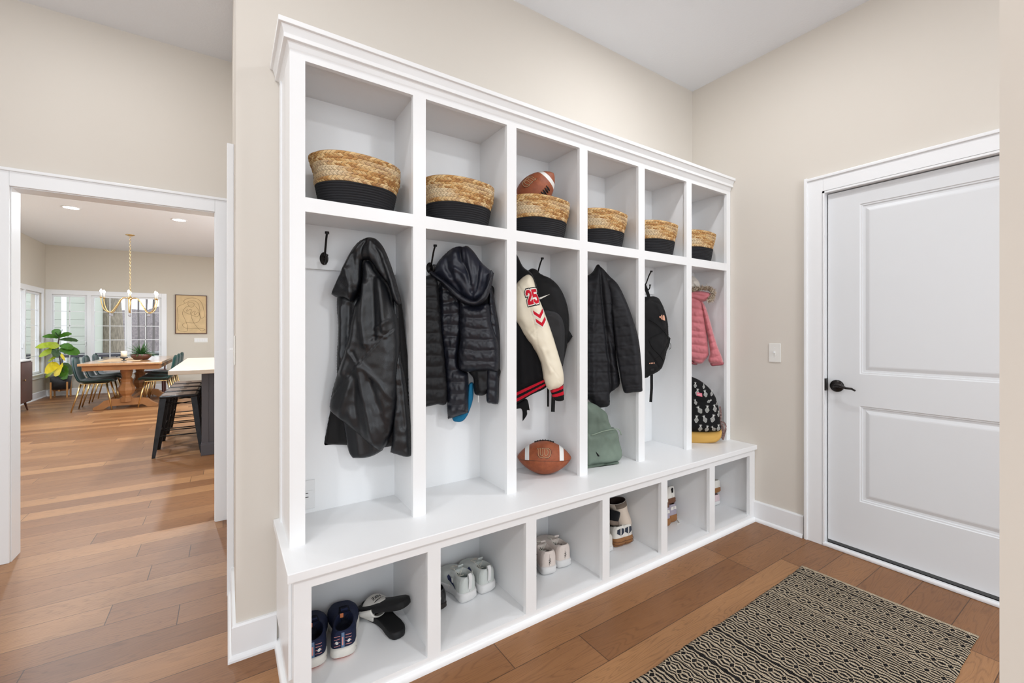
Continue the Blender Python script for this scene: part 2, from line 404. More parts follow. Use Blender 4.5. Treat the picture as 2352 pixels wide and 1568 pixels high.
# ---- dining windows
m_glass = None
def glass():
    t = NT('window_glass'); b = t.b
    b.inputs['Base Color'].default_value = (1, 1, 1, 1); b.inputs['Roughness'].default_value = 0.0; b.inputs['Transmission Weight'].default_value = 1.0; b.inputs['IOR'].default_value = 1.02
    return t.m
m_glass = glass()
def window(name, axis, plane, sgn, a0, a1, z0, z1, cols=2, rows=5):
    """one sash: frame, muntin grid and pane. sgn = indoor side"""
    w = tag(bpy.data.objects.new(name, None), kind='structure'); COL.objects.link(w)
    w.location = ((a0 + a1) / 2, plane, z0) if axis == 'x' else (plane, (a0 + a1) / 2, z0)
    fr = MB(); mu = MB(); gl = MB()
    def bx(B, p0, p1, z0_, z1_, d0, d1, bev=0):
        q0, q1 = plane + sgn * d0, plane + sgn * d1
        if axis == 'x': B.box(p0, p1, q0, q1, z0_, z1_, bev)
        else: B.box(q0, q1, p0, p1, z0_, z1_, bev)
    fw = .040
    bx(fr, a0, a0 + fw, z0, z1, -.05, .0); bx(fr, a1 - fw, a1, z0, z1, -.05, .0); bx(fr, a0 + fw, a1 - fw, z0, z0 + fw, -.05, .0); bx(fr, a0 + fw, a1 - fw, z1 - fw, z1, -.05, .0)
    for i in range(1, cols):
        c = a0 + fw + (a1 - a0 - 2 * fw) * i / cols; bx(mu, c - .007, c + .007, z0 + fw, z1 - fw, -.032, -.018)
    for k in range(1, rows):
        c = z0 + fw + (z1 - z0 - 2 * fw) * k / rows; bx(mu, a0 + fw, a1 - fw, c - .006, c + .006, -.032, -.018)
    bx(gl, a0 + fw, a1 - fw, z0 + fw, z1 - fw, -.027, -.023)
    fr.build('window_frame', m_trim, w); mu.build('muntin_grid', m_trim, w); gl.build('window_pane', m_glass, w)
    # crank handle on the sash
    MB().box(*( (a1 - .03, a1 - .015, plane + sgn * 0.0, plane + sgn * .02) if axis == 'x' else (plane, plane + sgn * .02, a1 - .03, a1 - .015)), z0 + .5, z0 + .58, .003).build('window_latch', m_white, w)
    return w
# narrow sashes standing in the wide opening (posts between)
window('window_1', 'x', YF + .02, -1, -2.855, -2.335, WZ0, WZ1)
window('window_2', 'x', YF + .02, -1, -2.275, -1.730, WZ0, WZ1)
window('window_3', 'x', YF + .02, -1, -1.705, -1.172, WZ0, WZ1)
b = MB(); b.box(-2.335, -2.275, YF - .012, YF + .07, WZ0, WZ1).box(-1.730, -1.705, YF - .004, YF + .07, WZ0, WZ1); b.struct('trim_10', m_trim)
def wcase(name, axis, plane, sgn, a0, a1, z0, z1, w=.09, t=.018):
    b = MB()
    def bx(p0, p1, z0_, z1_, d0, d1, bev=.003):
        q0, q1 = plane + sgn * d0, plane + sgn * d1
        if axis == 'x': b.box(p0, p1, q0, q1, z0_, z1_, bev)
        else: b.box(q0, q1, p0, p1, z0_, z1_, bev)
    bx(a0 - w, a0, z0 - w, z1 + w, 0, t); bx(a1, a1 + w, z0 - w, z1 + w, 0, t); bx(a0, a1, z1, z1 + w, 0, t); bx(a0, a1, z0 - w, z0 - .02, 0, t); bx(a0 - w, a1 + w, z0 - .022, z0, -.02, .045)
    return b.struct(name, m_trim)
wcase('trim_11', 'x', YF, -1, -2.86 + .03, -1.17, WZ0, WZ1)
window('window_4', 'y', XL - .02, 1, LY0 + .01, 10.02, WZ0, WZ1)
window('window_5', 'y', XL - .02, 1, 10.08, 10.87, WZ0, WZ1)
window('window_6', 'y', XL - .02, 1, 10.93, 11.71, WZ0, WZ1, 1, 5)
b = MB(); b.box(XL - .09, XL + .012, 10.02, 10.08, WZ0, WZ1).box(XL - .09, XL + .012, 10.87, 10.93, WZ0, WZ1); b.struct('trim_12', m_trim)
wcase('trim_13', 'y', XL, 1, LY0, LY1, WZ0, WZ1)

# ================================================================== the built-in locker
BX0 = .174; UX0 = .181; ZB = .499; YBF = 1.491; YUF = 1.657; YBK = 1.938
LX = [.230, .677, 1.1225, 1.570, 2.0195, 2.470]      # opening left edges
RX = [.623, 1.070, 1.5155, 1.966, 2.417, 2.868]
BL = [.225, .668, 1.114, 1.559, 2.004, 2.454]
BR = [.616, 1.059, 1.511, 1.952, 2.400, 2.850]
EX = XW - .001
locker = thing('storage_locker', ((UX0 + EX) / 2, 1.79, 0), 'white built-in mudroom locker with six open bays, shoe cubbies and crown moulding', 'locker')
# base carcass: face frame, sides, floor, back, dividers
b = MB()
for i in range(5): b.box(BR[i], BL[i + 1], YBF, YBF + .02, .045, .433)
b.box(BX0, BL[0], YBF, YBF + .02, 0, ZB - .031).box(BR[5], EX, YBF, YBF + .02, 0, ZB - .031).box(BL[0], BR[5], YBF, YBF + .02, .433, ZB - .031).box(BL[0], BR[5], YBF, YBF + .02, 0, .045)
b.build('base_face_frame', m_lock, locker)
b = MB().box(BX0, BX0 + .02, YBF + .02, YW - .001, 0, ZB - .031).box(EX - .02, EX, YBF + .02, YW - .001, 0, ZB - .031)
b.box(BX0 + .02, EX - .02, YBF + .02, YW - .02, .026, .045).box(BX0 + .02, EX - .02, YW - .02, YW - .002, .026, ZB - .031)
b.build('base_carcass', m_lock, locker)
b = MB()
for i in range(5):
    c = (BR[i] + BL[i + 1]) / 2; b = MB().box(c - .010, c + .010, YBF + .02, YW - .02, .045, ZB - .031); b.build('base_divider', m_lock, locker)
# shoe moulding around the foot
v = []; f = []
pr = [(0, 0), (.017, 0), (.0165, .008), (.014, .015), (.009, .020), (.004, .022), (0, .022)]
n = len(pr)
for kk in range(3):
    for d, z in pr:
        if kk == 0: v.append((BX0 - d, YW - .001, z))
        elif kk == 1: v.append((BX0 - d, YBF - d, z))
        else: v.append((EX, YBF - d, z))
for kk in range(2):
    for i in range(n): f.append((kk * n + i, kk * n + (i + 1) % n, (kk + 1) * n + (i + 1) % n, (kk + 1) * n + i))
f += [tuple(range(n)), tuple(range(3 * n - 1, 2 * n - 1, -1))]
autosmooth(mesh('shoe_moulding', v, f, m_lock, locker), 50)
# side applied skirting on the exposed left end
MB().box(BX0 - .010, BX0, YBF + .045, YW - .03, .13, ZB - .06, .002).build('side_panel', m_lock, locker)
# bench
b = MB().box(.155, XW - .0005, YBF - .016, YW - .001, ZB - .030, ZB, .003); b.build('bench_seat', m_lock, locker)
# upper face frame
b = MB()
for i in range(5):
    b.box(RX[i], LX[i + 1], YUF, YUF + .019, ZB, 1.663).box(RX[i], LX[i + 1], YUF, YUF + .019, 1.713, 2.189)
b.box(UX0, LX[0], YUF, YUF + .019, ZB, 2.225).box(RX[5], EX, YUF, YUF + .019, ZB, 2.225).box(LX[0], RX[5], YUF, YUF + .019, 2.189, 2.225)
b.box(LX[0], RX[5], YUF, YUF + .019, 1.663, 1.713)
b.build('upper_face_frame', m_lock, locker)
b = MB().box(UX0, UX0 + .02, YUF + .019, YW - .001, ZB, 2.26).box(EX - .02, EX, YUF + .019, YW - .001, ZB, 2.26).box(UX0 + .02, EX - .02, YW - .012, YW - .001, ZB, 2.26)
b.box(UX0 + .02, EX - .02, YUF + .019, YW - .012, 2.205, 2.26)
b.build('upper_carcass', m_lock, locker)
for i in range(5):
    c = (RX[i] + LX[i + 1]) / 2; MB().box(c - .010, c + .010, YUF + .019, YW - .012, ZB, 2.205).build('upper_divider', m_lock, locker)
for i in range(6):
    xa = UX0 + .02 if i == 0 else (RX[i - 1] + LX[i]) / 2 + .01; xb = EX - .02 if i == 5 else (RX[i] + LX[i + 1]) / 2 - .01
    MB().box(xa, xb, YUF + .019, YW - .012, 1.680, 1.712).build('shelf', m_lock, locker)
    MB().box(xa, xb, YW - .030, YW - .012, 1.50, 1.680, .001).build('hook_rail', m_lock, locker)
# stile on the exposed left side
MB().box(UX0 - .006, UX0, YW - .05, YW - .001, ZB, 2.22).build('side_stile', m_lock, locker)
# crown: stepped profile swept along the front and the left end
crown = [(0, 2.215), (.002, 2.219), (.0055, 2.234), (.008, 2.238), (.019, 2.239), (.020, 2.240), (.020, 2.254), (.0225, 2.262), (.026, 2.274), (.028, 2.278), (.036, 2.279), (.037, 2.280), (.037, 2.296), (-.30, 2.296)]
v = []; f = []; n = len(crown)
for kk in range(3):
    for o_, z in crown:
        if kk == 0: v.append((UX0 - o_, YW - .001, z))
        elif kk == 1: v.append((UX0 - o_, YUF - o_, z))
        else: v.append((XW - .0006, YUF - o_, z))
for kk in range(2):
    for i in range(n - 1): f.append((kk * n + i, (kk + 1) * n + i, (kk + 1) * n + i + 1, kk * n + i + 1))
crn = fixn(mesh('crown_moulding', v, f, m_lock, locker))
# ================================================================== soft-goods tools
def spline(pts, n=10):
    """closed Catmull-Rom through pts; a third value marks a sharp corner"""
    P = [Vector((p[0], p[1])) for p in pts]; S = [len(p) > 2 for p in pts]; m = len(P); out = []
    for i in range(m):
        p1, p2 = P[i], P[(i + 1) % m]; p0 = p1 - (p2 - p1) * .3 if S[i] else P[i - 1]; p3 = p2 + (p2 - p1) * .3 if S[(i + 1) % m] else P[(i + 2) % m]
        k = max(2, n)
        for j in range(k):
            t = j / k
            out.append(.5 * ((2 * p1) + (p2 - p0) * t + (2 * p0 - 5 * p1 + 4 * p2 - p3) * t * t + (3 * p1 - p0 - 3 * p2 + p3) * t ** 3))
    return out
def zz(ox, oy, s, pts): return [((p[0] / s + ox), (p[1] / s + oy)) + tuple(p[2:]) for p in pts]
def resample(poly, step):
    out = []
    n = len(poly)
    for i in range(n):
        a, b = poly[i], poly[(i + 1) % n]; L = (b - a).length; k = max(1, int(round(L / step)))
        if L < step * .35: 
            if out and (a - out[-1]).length < step * .35: continue
        for j in range(k): out.append(a + (b - a) * (j / k))
    o2 = [out[0]]
    for q in out[1:]:
        if (q - o2[-1]).length > step * .3: o2.append(q)
    if (o2[-1] - o2[0]).length < step * .3: o2.pop()
    return o2
def inside(P, poly):
    x, y = P[:, 0], P[:, 1]; c = np.zeros(len(P), bool); n = len(poly)
    for i in range(n):
        x1, y1 = poly[i]; x2, y2 = poly[(i + 1) % n]
        if y1 == y2: continue
        m = ((y1 > y) != (y2 > y)) & (x < (x2 - x1) * (y - y1) / (y2 - y1) + x1); c ^= m
    return c
def segdist(P, A, B):
    d = B - A; L = float(d @ d) + 1e-12; t = np.clip(((P - A) @ d) / L, 0, 1); return np.hypot(*(P - A - t[:, None] * d).T)
def polydist(P, pts, closed=False):
    D = np.full(len(P), 1e9); n = len(pts)
    for i in range(n if closed else n - 1): D = np.minimum(D, segdist(P, np.array(pts[i]), np.array(pts[(i + 1) % n])))
    return D
def fbm(u, z, s, seed=0.0, an=1.0):
    return np.array([noise.noise(Vector((a * s, b * s * an, seed))) + .5 * noise.noise(Vector((a * s * 2.1, b * s * 2.1 * an, seed + 9))) for a, b in zip(u, z)])
SURF = {}
def keep_in_bay(v, plane):
    """cloth gives way where it meets the panels of its bay"""
    i = max(0, min(5, int((plane.o.x - .20) / .448)))
    v = Vector(v); v.z = max(v.z, ZB + .0006); v.y = min(v.y, YW - .0315 if v.z > 1.49 else YW - .0135)
    if v.y > 1.680:
        xa = (RX[i - 1] + LX[i]) / 2 + .0115 if i else UX0 + .0215; xb = (RX[i] + LX[i + 1]) / 2 - .0115 if i < 5 else XW - .0225; v.x = min(max(v.x, xa), xb)
    elif v.y > 1.650: v.x = min(max(v.x, LX[i] + .001), RX[i] - .001)
    return v
def puff(name, outline, plane, m, parent=None, T=.03, r=.03, back=None, step=.0065, creases=(), fn=None, wrinkle=(0, 0), d0=0.0, px=True, matfn=None, seed=1.0, prog=None, xf=None):
    """a stuffed/draped closed shell: outline in the working plane, rounded edges, folds (creases = (polyline, height, width))"""
    tr = (lambda q: Vector(plane.hit(q[0], q[1]))) if px else (lambda q: Vector((q[0], q[1])))
    sp_ = [tr(q) for q in spline(outline)]
    bd = resample(sp_, step * 1.0); B = np.array([(q.x, q.y) for q in bd]); nb = len(bd)
    x0, x1, y0, y1 = B[:, 0].min(), B[:, 0].max(), B[:, 1].min(), B[:, 1].max()
    gx = np.arange(x0, x1 + step, step); gy = np.arange(y0, y1 + step, step * .9)
    G = np.array([(a + (step * .5 if k % 2 else 0), b_) for k, b_ in enumerate(gy) for a in gx])
    G = G[inside(G, B)]; D = polydist(G, B, True) if len(G) else np.zeros(0)
    G = G[D > step * .55]
    allp = np.vstack([B, G]) if len(G) else B
    vv, ee, ff, ov, oe, of = delaunay_2d_cdt([Vector(p) for p in allp.tolist()], [(i, (i + 1) % nb) for i in range(nb)], [list(range(nb))], 1, 1e-7)
    P = np.array([(q.x, q.y) for q in vv]); n = len(P)
    on = np.zeros(n, bool)
    D = polydist(P, B, True); on = D < step * .02
    q = np.clip(D / r, 0, 1); e = np.sqrt(np.maximum(0, 1 - (1 - q) ** 2)); h = T * e
    fade = np.clip(D / .012, 0, 1)
    for c in creases:
        pts = [tr(k_) for k_ in c[0]]; dist = polydist(P, [(k_.x, k_.y) for k_ in pts]); h = h + c[1] * np.exp(-(dist / c[2]) ** 2) * fade
    if wrinkle[0]: h = h + wrinkle[0] * fbm(P[:, 0], P[:, 1], wrinkle[1], seed, wrinkle[2] if len(wrinkle) > 2 else 1.0) * fade
    if fn is not None: h = h + fn(P[:, 0], P[:, 1], D) * fade
    bk = (back if back is not None else T * .4) * e
    V = [plane.w(P[i, 0], P[i, 1], d0 + h[i]) for i in range(n)]; idx = list(range(n)); extra = []
    for i in range(n):
        if on[i]: extra.append(i)
        else: extra.append(len(V)); V.append(plane.w(P[i, 0], P[i, 1], d0 - bk[i]))
    F = []
    for t in ff:
        a, b_, c = t[0], t[1], t[2]
        ar = (P[b_, 0] - P[a, 0]) * (P[c, 1] - P[a, 1]) - (P[c, 0] - P[a, 0]) * (P[b_, 1] - P[a, 1])
        if ar < 0: a, b_, c = c, b_, a
        F.append((a, b_, c)); F.append((extra[c], extra[b_], extra[a]))
    mi = None
    if matfn is not None:
        mi = []
        for t in F[::2]:
            cu = sum(P[k_][0] for k_ in t) / 3; cz = sum(P[k_][1] for k_ in t) / 3
            k2 = matfn(cu, cz); mi += [k2, k2]
    V = [keep_in_bay(v_, plane) for v_ in V]
    o = mesh(name, V, F, m, parent, True, mi)
    o['_pl'] = 0; del o['_pl']
    SURF[o.name] = (BVHTree.FromPolygons([tuple(v_) for v_ in V], F), plane)
    return o
def decal(name, polys, onto, m, parent, off=.0012, px=True, step=.006, th=.0):
    """flat artwork (list of polygons) laid onto the front of a soft surface"""
    bvh, plane = SURF[onto.name]; V = []; F = []
    for poly in polys:
        pts = [Vector(plane.hit(q[0], q[1])) if px else Vector((q[0], q[1])) for q in poly]
        bd = resample(pts, step); nb = len(bd)
        if nb < 3: continue
        B = np.array([(q.x, q.y) for q in bd]); gx = np.arange(B[:, 0].min(), B[:, 0].max(), step); gy = np.arange(B[:, 1].min(), B[:, 1].max(), step)
        G = np.array([(a, b_) for a in gx for b_ in gy]) if len(gx) and len(gy) else np.zeros((0, 2))
        if len(G): G = G[inside(G, B)]
        if len(G): G = G[polydist(G, B, True) > step * .4]
        al = B.tolist() + G.tolist()
        vv, ee, ff, *_ = delaunay_2d_cdt([Vector(p) for p in al], [(i, (i + 1) % nb) for i in range(nb)], [list(range(nb))], 1, 1e-7)
        n0 = len(V); last = None
        for q in vv:
            s_ = plane.w(q.x, q.y, .6); hit = bvh.ray_cast(s_, -plane.n, 1.2)
            if hit[0] is not None: d = .6 - hit[3]; last = d
            else: d = last if last is not None else 0.0
            V.append(plane.w(q.x, q.y, d + off))
        for t in ff:
            a, b_, c = t[:3]; A_, B_, C_ = vv[a], vv[b_], vv[c]
            if (B_ - A_).cross(C_ - A_) < 0: a, c = c, a
            F.append((a + n0, b_ + n0, c + n0))
    return mesh(name, V, F, m, parent, True)
def stroke(pts, w):
    """polyline -> polygon of width w (px units or plane units)"""
    pts = [Vector((p[0], p[1])) for p in pts]; L = []; Rr = []
    for i, p in enumerate(pts):
        t = (pts[min(i + 1, len(pts) - 1)] - pts[max(i - 1, 0)]).normalized(); n_ = Vector((-t.y, t.x)); L.append(p + n_ * w / 2); Rr.append(p - n_ * w / 2)
    return [tuple(q) for q in L + Rr[::-1]]
def cubic(pts, n=6):
    """open smooth curve through 2d/3d points"""
    P = [Vector(p) for p in pts]; out = []
    for i in range(len(P) - 1):
        p0 = P[max(i - 1, 0)]; p1 = P[i]; p2 = P[i + 1]; p3 = P[min(i + 2, len(P) - 1)]
        for j in range(n):
            t = j / n; out.append(.5 * ((2 * p1) + (p2 - p0) * t + (2 * p0 - 5 * p1 + 4 * p2 - p3) * t * t + (3 * p1 - p0 - 3 * p2 + p3) * t ** 3))
    out.append(P[-1]); return out

# ------------------------------------------------------------------ hooks
def make_hook():
    root = thing('coat_hook', (0, 0, 0), 'dark bronze double coat hook', 'coat hook')
    MB().lathe([(.0005, 0), (.0165, 0), (.0165, .004), (.013, .007), (.0005, .008)], (0, 0, 0), 24, 'y').build('hook_plate', m_iron, root, True, True)
    o = bpy.data.objects[-1] if False else None
    b = MB(); b.tube(cubic([(0, -.004, .006), (0, -.022, .018), (0, -.036, .046), (0, -.050, .074), (0, -.064, .092)], 5), .0042, 8)
    b.lathe([(.0005, 0), (.0085, 0), (.0085, .009), (.0005, .010)], (0, -.066, .090), 12, 'z'); autosmooth(b.build('upper_arm', m_iron, root, False, True))
    b = MB(); b.tube(cubic([(0, -.004, -.004), (0, -.020, -.020), (0, -.038, -.026), (0, -.052, -.014), (0, -.056, .004)], 5), .0040, 8)
    b.lathe([(.0005, 0), (.0065, .001), (.0065, .007), (.0005, .008)], (0, -.056, .002), 12, 'z'); autosmooth(b.build('lower_arm', m_iron, root, False, True))
    return root
hook0 = make_hook()
for o in list(hook0.children):
    if o.name.startswith('hook_plate'): o.scale = (1, -1, 1.6); 
HKZ = 1.545
hook_at = [(.337, 'the bare one left of the black leather jacket'), (.525, 'first bay, under the black leather jacket'), (.803, 'second bay, left of the hooded navy puffer'), (.985, 'second bay, under the navy puffer hood'),
           (1.245, 'third bay, under the letterman jacket'), (1.425, 'third bay, its arm above the black backpack'), (1.87, 'fourth bay, under the black quilted jacket'), (2.325, 'fifth bay, above the black backpack with peach marks'), (2.79, 'sixth bay, under the pink coat')]
for i, (hx, lab) in enumerate(hook_at):
    h = hook0 if i == 0 else copy_tree(hook0)
    h.location = (hx, YW - .030, HKZ - (.034 if i in (1, 3, 4, 6, 8) else 0)); h['label'] = 'dark bronze coat hook, ' + lab; h['group'] = 'coat hooks in the locker'

# ------------------------------------------------------------------ baskets
def attr_mat(name, rough, **k):
    t = NT(name); a = t.n('ShaderNodeVertexColor'); a.layer_name = 'Col'; t.l(a.outputs[0], t.b.inputs['Base Color']); t.b.inputs['Roughness'].default_value = rough
    t.b.inputs['Specular IOR Level'].default_value = .3
    co = t.coord(); t.bump(t.noise(co, k.get('ns', 300), 3, .6), .35, .0015); return t.m
m_straw = attr_mat('braided_seagrass', .62)
m_rope = M('black_cotton_rope', (.0115, .0115, .0145), .8, nscale=420, nstr=.9, ndist=.002)
m_liner = M('basket_inside', (.38, .26, .14), .8)
def make_basket():
    root = thing('woven_basket', (0, 0, 0), '', 'basket')
    H = .197; Hb = .093
    def rad(z):
        f = z / H; return (.134 + .040 * f ** .85, .102 + .032 * f ** .85)
    # braided upper part
    nu = 620; rows = 6; per = 12; V = []; F = []; Cc = []
    rng = random.Random(3); N = 58
    rowoff = [rng.random() for _ in range(rows)]
    strand = {}
    nv = rows * per
    for j in range(nv + 1):
        rr = j / per; row = min(int(rr), rows - 1); fr = rr - row
        z = Hb + (H - Hb) * j / nv
        rx, ry = rad(z); env = math.sin(math.pi * min(max(fr, 0), 1)) ** .35
        for i in range(nu):
            a = 2 * math.pi * i / nu; u = i / nu * N + rowoff[row]
            side = 0 if fr < .5 else 1; k = fr if side == 0 else 1 - fr
            ph = u + (k * 1.15) + (.5 if side else 0); st = math.floor(ph); fp = ph - st
            hgt = .0040 * env * (abs(math.sin(math.pi * fp)) ** .5) - .0045 * math.exp(-(abs(fr - .5) / .035) ** 2) * .5
            wob = .0035 * math.sin(3 * a + row) + .002 * noise.noise(Vector((a * 2, z * 20, 1)))
            R1 = rx + hgt + wob; R2 = ry + hgt + wob
            V.append((R1 * math.cos(a), R2 * math.sin(a), z + .0015 * math.sin(5 * a + row) + .004 * math.sin(2 * a + .6) * (z / H)))
            key = (row, side, st % N)
            if key not in strand:
                tone = rng.random(); pale = .5 + .5 * noise.noise(Vector((math.cos(a) * 1.3, math.sin(a) * 1.3, row * .35)))
                base = [lin((206, 166, 110)), lin((188, 142, 86)), lin((222, 188, 136)), lin((168, 120, 70))][int(tone * 3.99)]
                pl = lin((226, 206, 172)); w_ = max(0, min(1, (pale - .45) * 2.4)); strand[key] = tuple(base[q] * (1 - w_) + pl[q] * w_ for q in range(3))
            c = strand[key]; g = abs(math.sin(math.pi * fp)) < .22
            Cc.append(tuple(x * (.45 if g else 1.0) for x in c))
    for j in range(nv):
        for i in range(nu): F.append((j * nu + i, j * nu + (i + 1) % nu, (j + 1) * nu + (i + 1) % nu, (j + 1) * nu + i))
    # lip and inside wall
    n0 = len(V)
    for dz, dr in ((.003, -.004), (.0, -.009), (-.06, -.016), (-.14, -.035)):
        rx, ry = rad(max(.02, H + dz))
        for i in range(nu): a = 2 * math.pi * i / nu; V.append(((rx + dr) * math.cos(a), (ry + dr) * math.sin(a), H + dz + .004 * math.sin(2 * a + .6))); Cc.append(lin((170, 122, 70)))
    for j in range(4):
        s0 = nv * nu if j == 0 else n0 + (j - 1) * nu; s1 = n0 + j * nu
        for i in range(nu): F.append((s0 + i, s0 + (i + 1) % nu, s1 + (i + 1) % nu, s1 + i))
    o = mesh('braided_wall', V, F, m_straw, root, True, local=True)
    ca = o.data.color_attributes.new('Col', 'FLOAT_COLOR', 'POINT'); ca.data.foreach_set('color', [x for c in Cc for x in (*c, 1)])
    tag(o, 'tan braided seagrass upper wall')
    # coiled black rope
    prof = []; coils = 10; V = []; F = []; nu = 96; per = 7
    for j in range(coils * per + 1):
        z = Hb * j / (coils * per) + .001; rx, ry = rad(z); e = .0042 * abs(math.sin(math.pi * j / per)) ** .6 - .001
        for i in range(nu):
            a = 2 * math.pi * i / nu; V.append(((rx + e) * math.cos(a), (ry + e) * math.sin(a), z))
    for j in range(coils * per):
        for i in range(nu): F.append((j * nu + i, j * nu + (i + 1) % nu, (j + 1) * nu + (i + 1) % nu, (j + 1) * nu + i))
    n0 = len(V); V.append((0, 0, .001)); V.append((0, 0, .012))
    for i in range(nu): F.append((n0, (i + 1) % nu, i))
    tag(mesh('rope_base', V, F, m_rope, root, True, local=True), 'coiled black rope lower wall')
    return root
basket0 = make_basket()
blab = ['wide woven basket in the first upper cubby from the left, largest in view', 'woven basket with black rope base in the second upper cubby', 'woven basket in the third upper cubby, holding a football',
        'woven basket in the fourth upper cubby, with a grey-tan braid', 'woven basket in the fifth upper cubby', 'woven basket in the sixth upper cubby next to the right wall']
bpos = [(.440, 1.795, 2), (.892, 1.795, -2), (1.352, 1.790, -1), (1.792, 1.790, 3), (2.246, 1.785, -2), (2.680, 1.795, 0)]
for i, (x, y, rz) in enumerate(bpos):
    b_ = basket0 if i == 0 else copy_tree(basket0)
    b_.location = (x, y, 1.7125); b_.rotation_euler = (0, 0, R_(rz)); b_['label'] = blab[i]; b_['group'] = 'woven baskets in the upper cubbies'
# ================================================================== clothes and bags in the bays
def cloth_mat(name, col, rough=.8, ns=400, nstr=.4, sheen=0.0, spec=.3, var=0.0, vs=8, coat=0.0):
    return M(name, col, rough, 0, spec, ns, nstr, .0008, var, vs, sheen, coat)
m_leather = NT('black_leather'); t = m_leather; t.b.inputs['Base Color'].default_value = (*lin((13, 15, 20)), 1); t.b.inputs['Specular IOR Level'].default_value = .55
_co = t.coord(); _g = t.n('ShaderNodeTexVoronoi'); t.l(_co, _g.inputs['Vector']); _g.inputs['Scale'].default_value = 420
_n = t.noise(_co, 26, 5, .65); t.l(t.math('ADD', .27, t.math('MULTIPLY', _n, .22)), t.b.inputs['Roughness'])
t.bump(t.math('ADD', t.math('MULTIPLY', _g.outputs['Distance'], .5), t.math('MULTIPLY', t.noise(_co, 60, 5, .7), 1.0)), .22, .0018)
m_leather = t.m
m_leather_in = cloth_mat('leather_underside', (17, 16, 17), .6)
m_nylon = cloth_mat('navy_black_nylon', (21, 23, 33), .42, 90, .25, spec=.5)
m_nylon2 = cloth_mat('navy_lining_satin', (30, 33, 46), .42, 60, .2, spec=.5)
m_nylonb = cloth_mat('black_nylon', (20, 20, 23), .5, 120, .3)
m_wool = cloth_mat('black_wool', (15, 15, 18), .95, 500, .7, sheen=.1)
m_cream = cloth_mat('cream_leather', (232, 222, 200), .45, 120, .15, spec=.45)
m_red = cloth_mat('red_felt', (196, 22, 44), .9, 500, .5)
m_whitef = cloth_mat('white_felt', (236, 232, 224), .85, 400, .4)
m_blackf = cloth_mat('black_felt', (16, 16, 18), .9, 400, .4)
m_quilt = cloth_mat('charcoal_quilted_nylon', (29, 29, 33), .6, 160, .25)
m_pack = cloth_mat('black_pack_fabric', (16, 16, 18), .75, 700, .7)
m_packg = cloth_mat('grey_pack_fabric', (44, 44, 46), .8, 700, .8)
m_web = cloth_mat('black_webbing', (18, 18, 19), .8, 900, .6)
m_sage = cloth_mat('sage_canvas', (112, 126, 114), .72, 120, .25, var=.22, vs=5)
m_sage2 = cloth_mat('sage_piping', (140, 154, 138), .7)
m_pink = cloth_mat('dusty_pink_velour', (204, 122, 128), .8, 60, .3, sheen=.4, var=.10, vs=14)
m_pinkd = cloth_mat('pink_cuff', (176, 98, 106), .8, 60, .3)
m_fleece = cloth_mat('cream_fleece', (214, 206, 196), .95, 130, 1.0, sheen=.3)
m_teal = cloth_mat('teal_knit', (24, 110, 150), .85, 160, 1.0)
m_tan = cloth_mat('mustard_suede', (204, 160, 84), .8, 300, .3)
m_peach = cloth_mat('peach_print', (226, 170, 142), .7)
m_silver = cloth_mat('pale_print', (214, 214, 210), .6)

def zc(*a):
    ox, oy, s = a[:3]; return [[(p[0] / s + ox, p[1] / s + oy) for p in pl] for pl in a[3]]
def cre(ox, oy, s, lst): return [([(p[0] / s + ox, p[1] / s + oy) for p in pl], a, w) for pl, a, w in lst]

# ---- bay 1: black leather jacket
A = (690, 500, 2.703)
PA = Plane(.49, 1.800, -33)
jk = thing('leather_jacket', (.49, 1.80, .95), 'black leather jacket hanging in the first locker bay', 'jacket')
puff('jacket_back', zz(*A, [(215, 480), (330, 300), (430, 200), (520, 300), (600, 480), (640, 800), (664, 1000), (676, 1250), (660, 1400), (560, 1430), (540, 1438), (495, 1445), (400, 1450), (280, 1432), (118, 1426, 1), (112, 1400), (150, 1225), (190, 1040), (215, 760), (208, 600)]), PA, m_leather_in, jk,
     T=.018, r=.03, back=.03, d0=-.050, step=.009, creases=cre(*A, [([(160, 1200), (150, 1420)], .008, .012), ([(210, 1250), (205, 1430)], -.006, .010)]), wrinkle=(.004, 12))
puff('lower_flap', zz(*A, [(240, 1180), (330, 1250), (430, 1330), (510, 1400), (497, 1455, 1), (440, 1488), (380, 1504), (310, 1505, 1), (286, 1470), (268, 1390)]), PA, m_leather, jk, T=.016, r=.02, d0=-.030, creases=cre(*A, [([(330, 1260), (360, 1500)], .006, .014), ([(440, 1330), (450, 1480)], .005, .012)]))
o = puff('right_sleeve', zz(*A, [(575, 500), (600, 545), (606, 700), (618, 850), (645, 1010), (668, 1200), (686, 1400), (690, 1470), (680, 1486), (650, 1492), (600, 1480), (550, 1464, 1), (566, 1330), (575, 1100), (560, 900), (556, 700)]), PA, m_leather, jk, T=.030, r=.035, d0=-.020,
     creases=cre(*A, [([(570, 560), (600, 900), (640, 1300)], -.007, .008), ([(600, 1040), (672, 1052)], -.003, .0022), ([(610, 900), (660, 960)], .004, .008), ([(600, 1200), (560, 1380)], .007, .010), ([(680, 1465), (560, 1448)], -.0025, .0022)]), wrinkle=(.004, 22))
puff('left_front', zz(*A, [(212, 480), (260, 450), (345, 470), (380, 560), (360, 760), (300, 900), (240, 1030), (215, 1060), (206, 900), (215, 680), (206, 560)]), PA, m_leather, jk, T=.030, r=.035, d0=-.034,
     creases=cre(*A, [([(250, 560), (240, 900)], .008, .012), ([(300, 540), (290, 800)], -.008, .010), ([(225, 495), (290, 500), (330, 525)], -.004, .0025)]), wrinkle=(.003, 24))
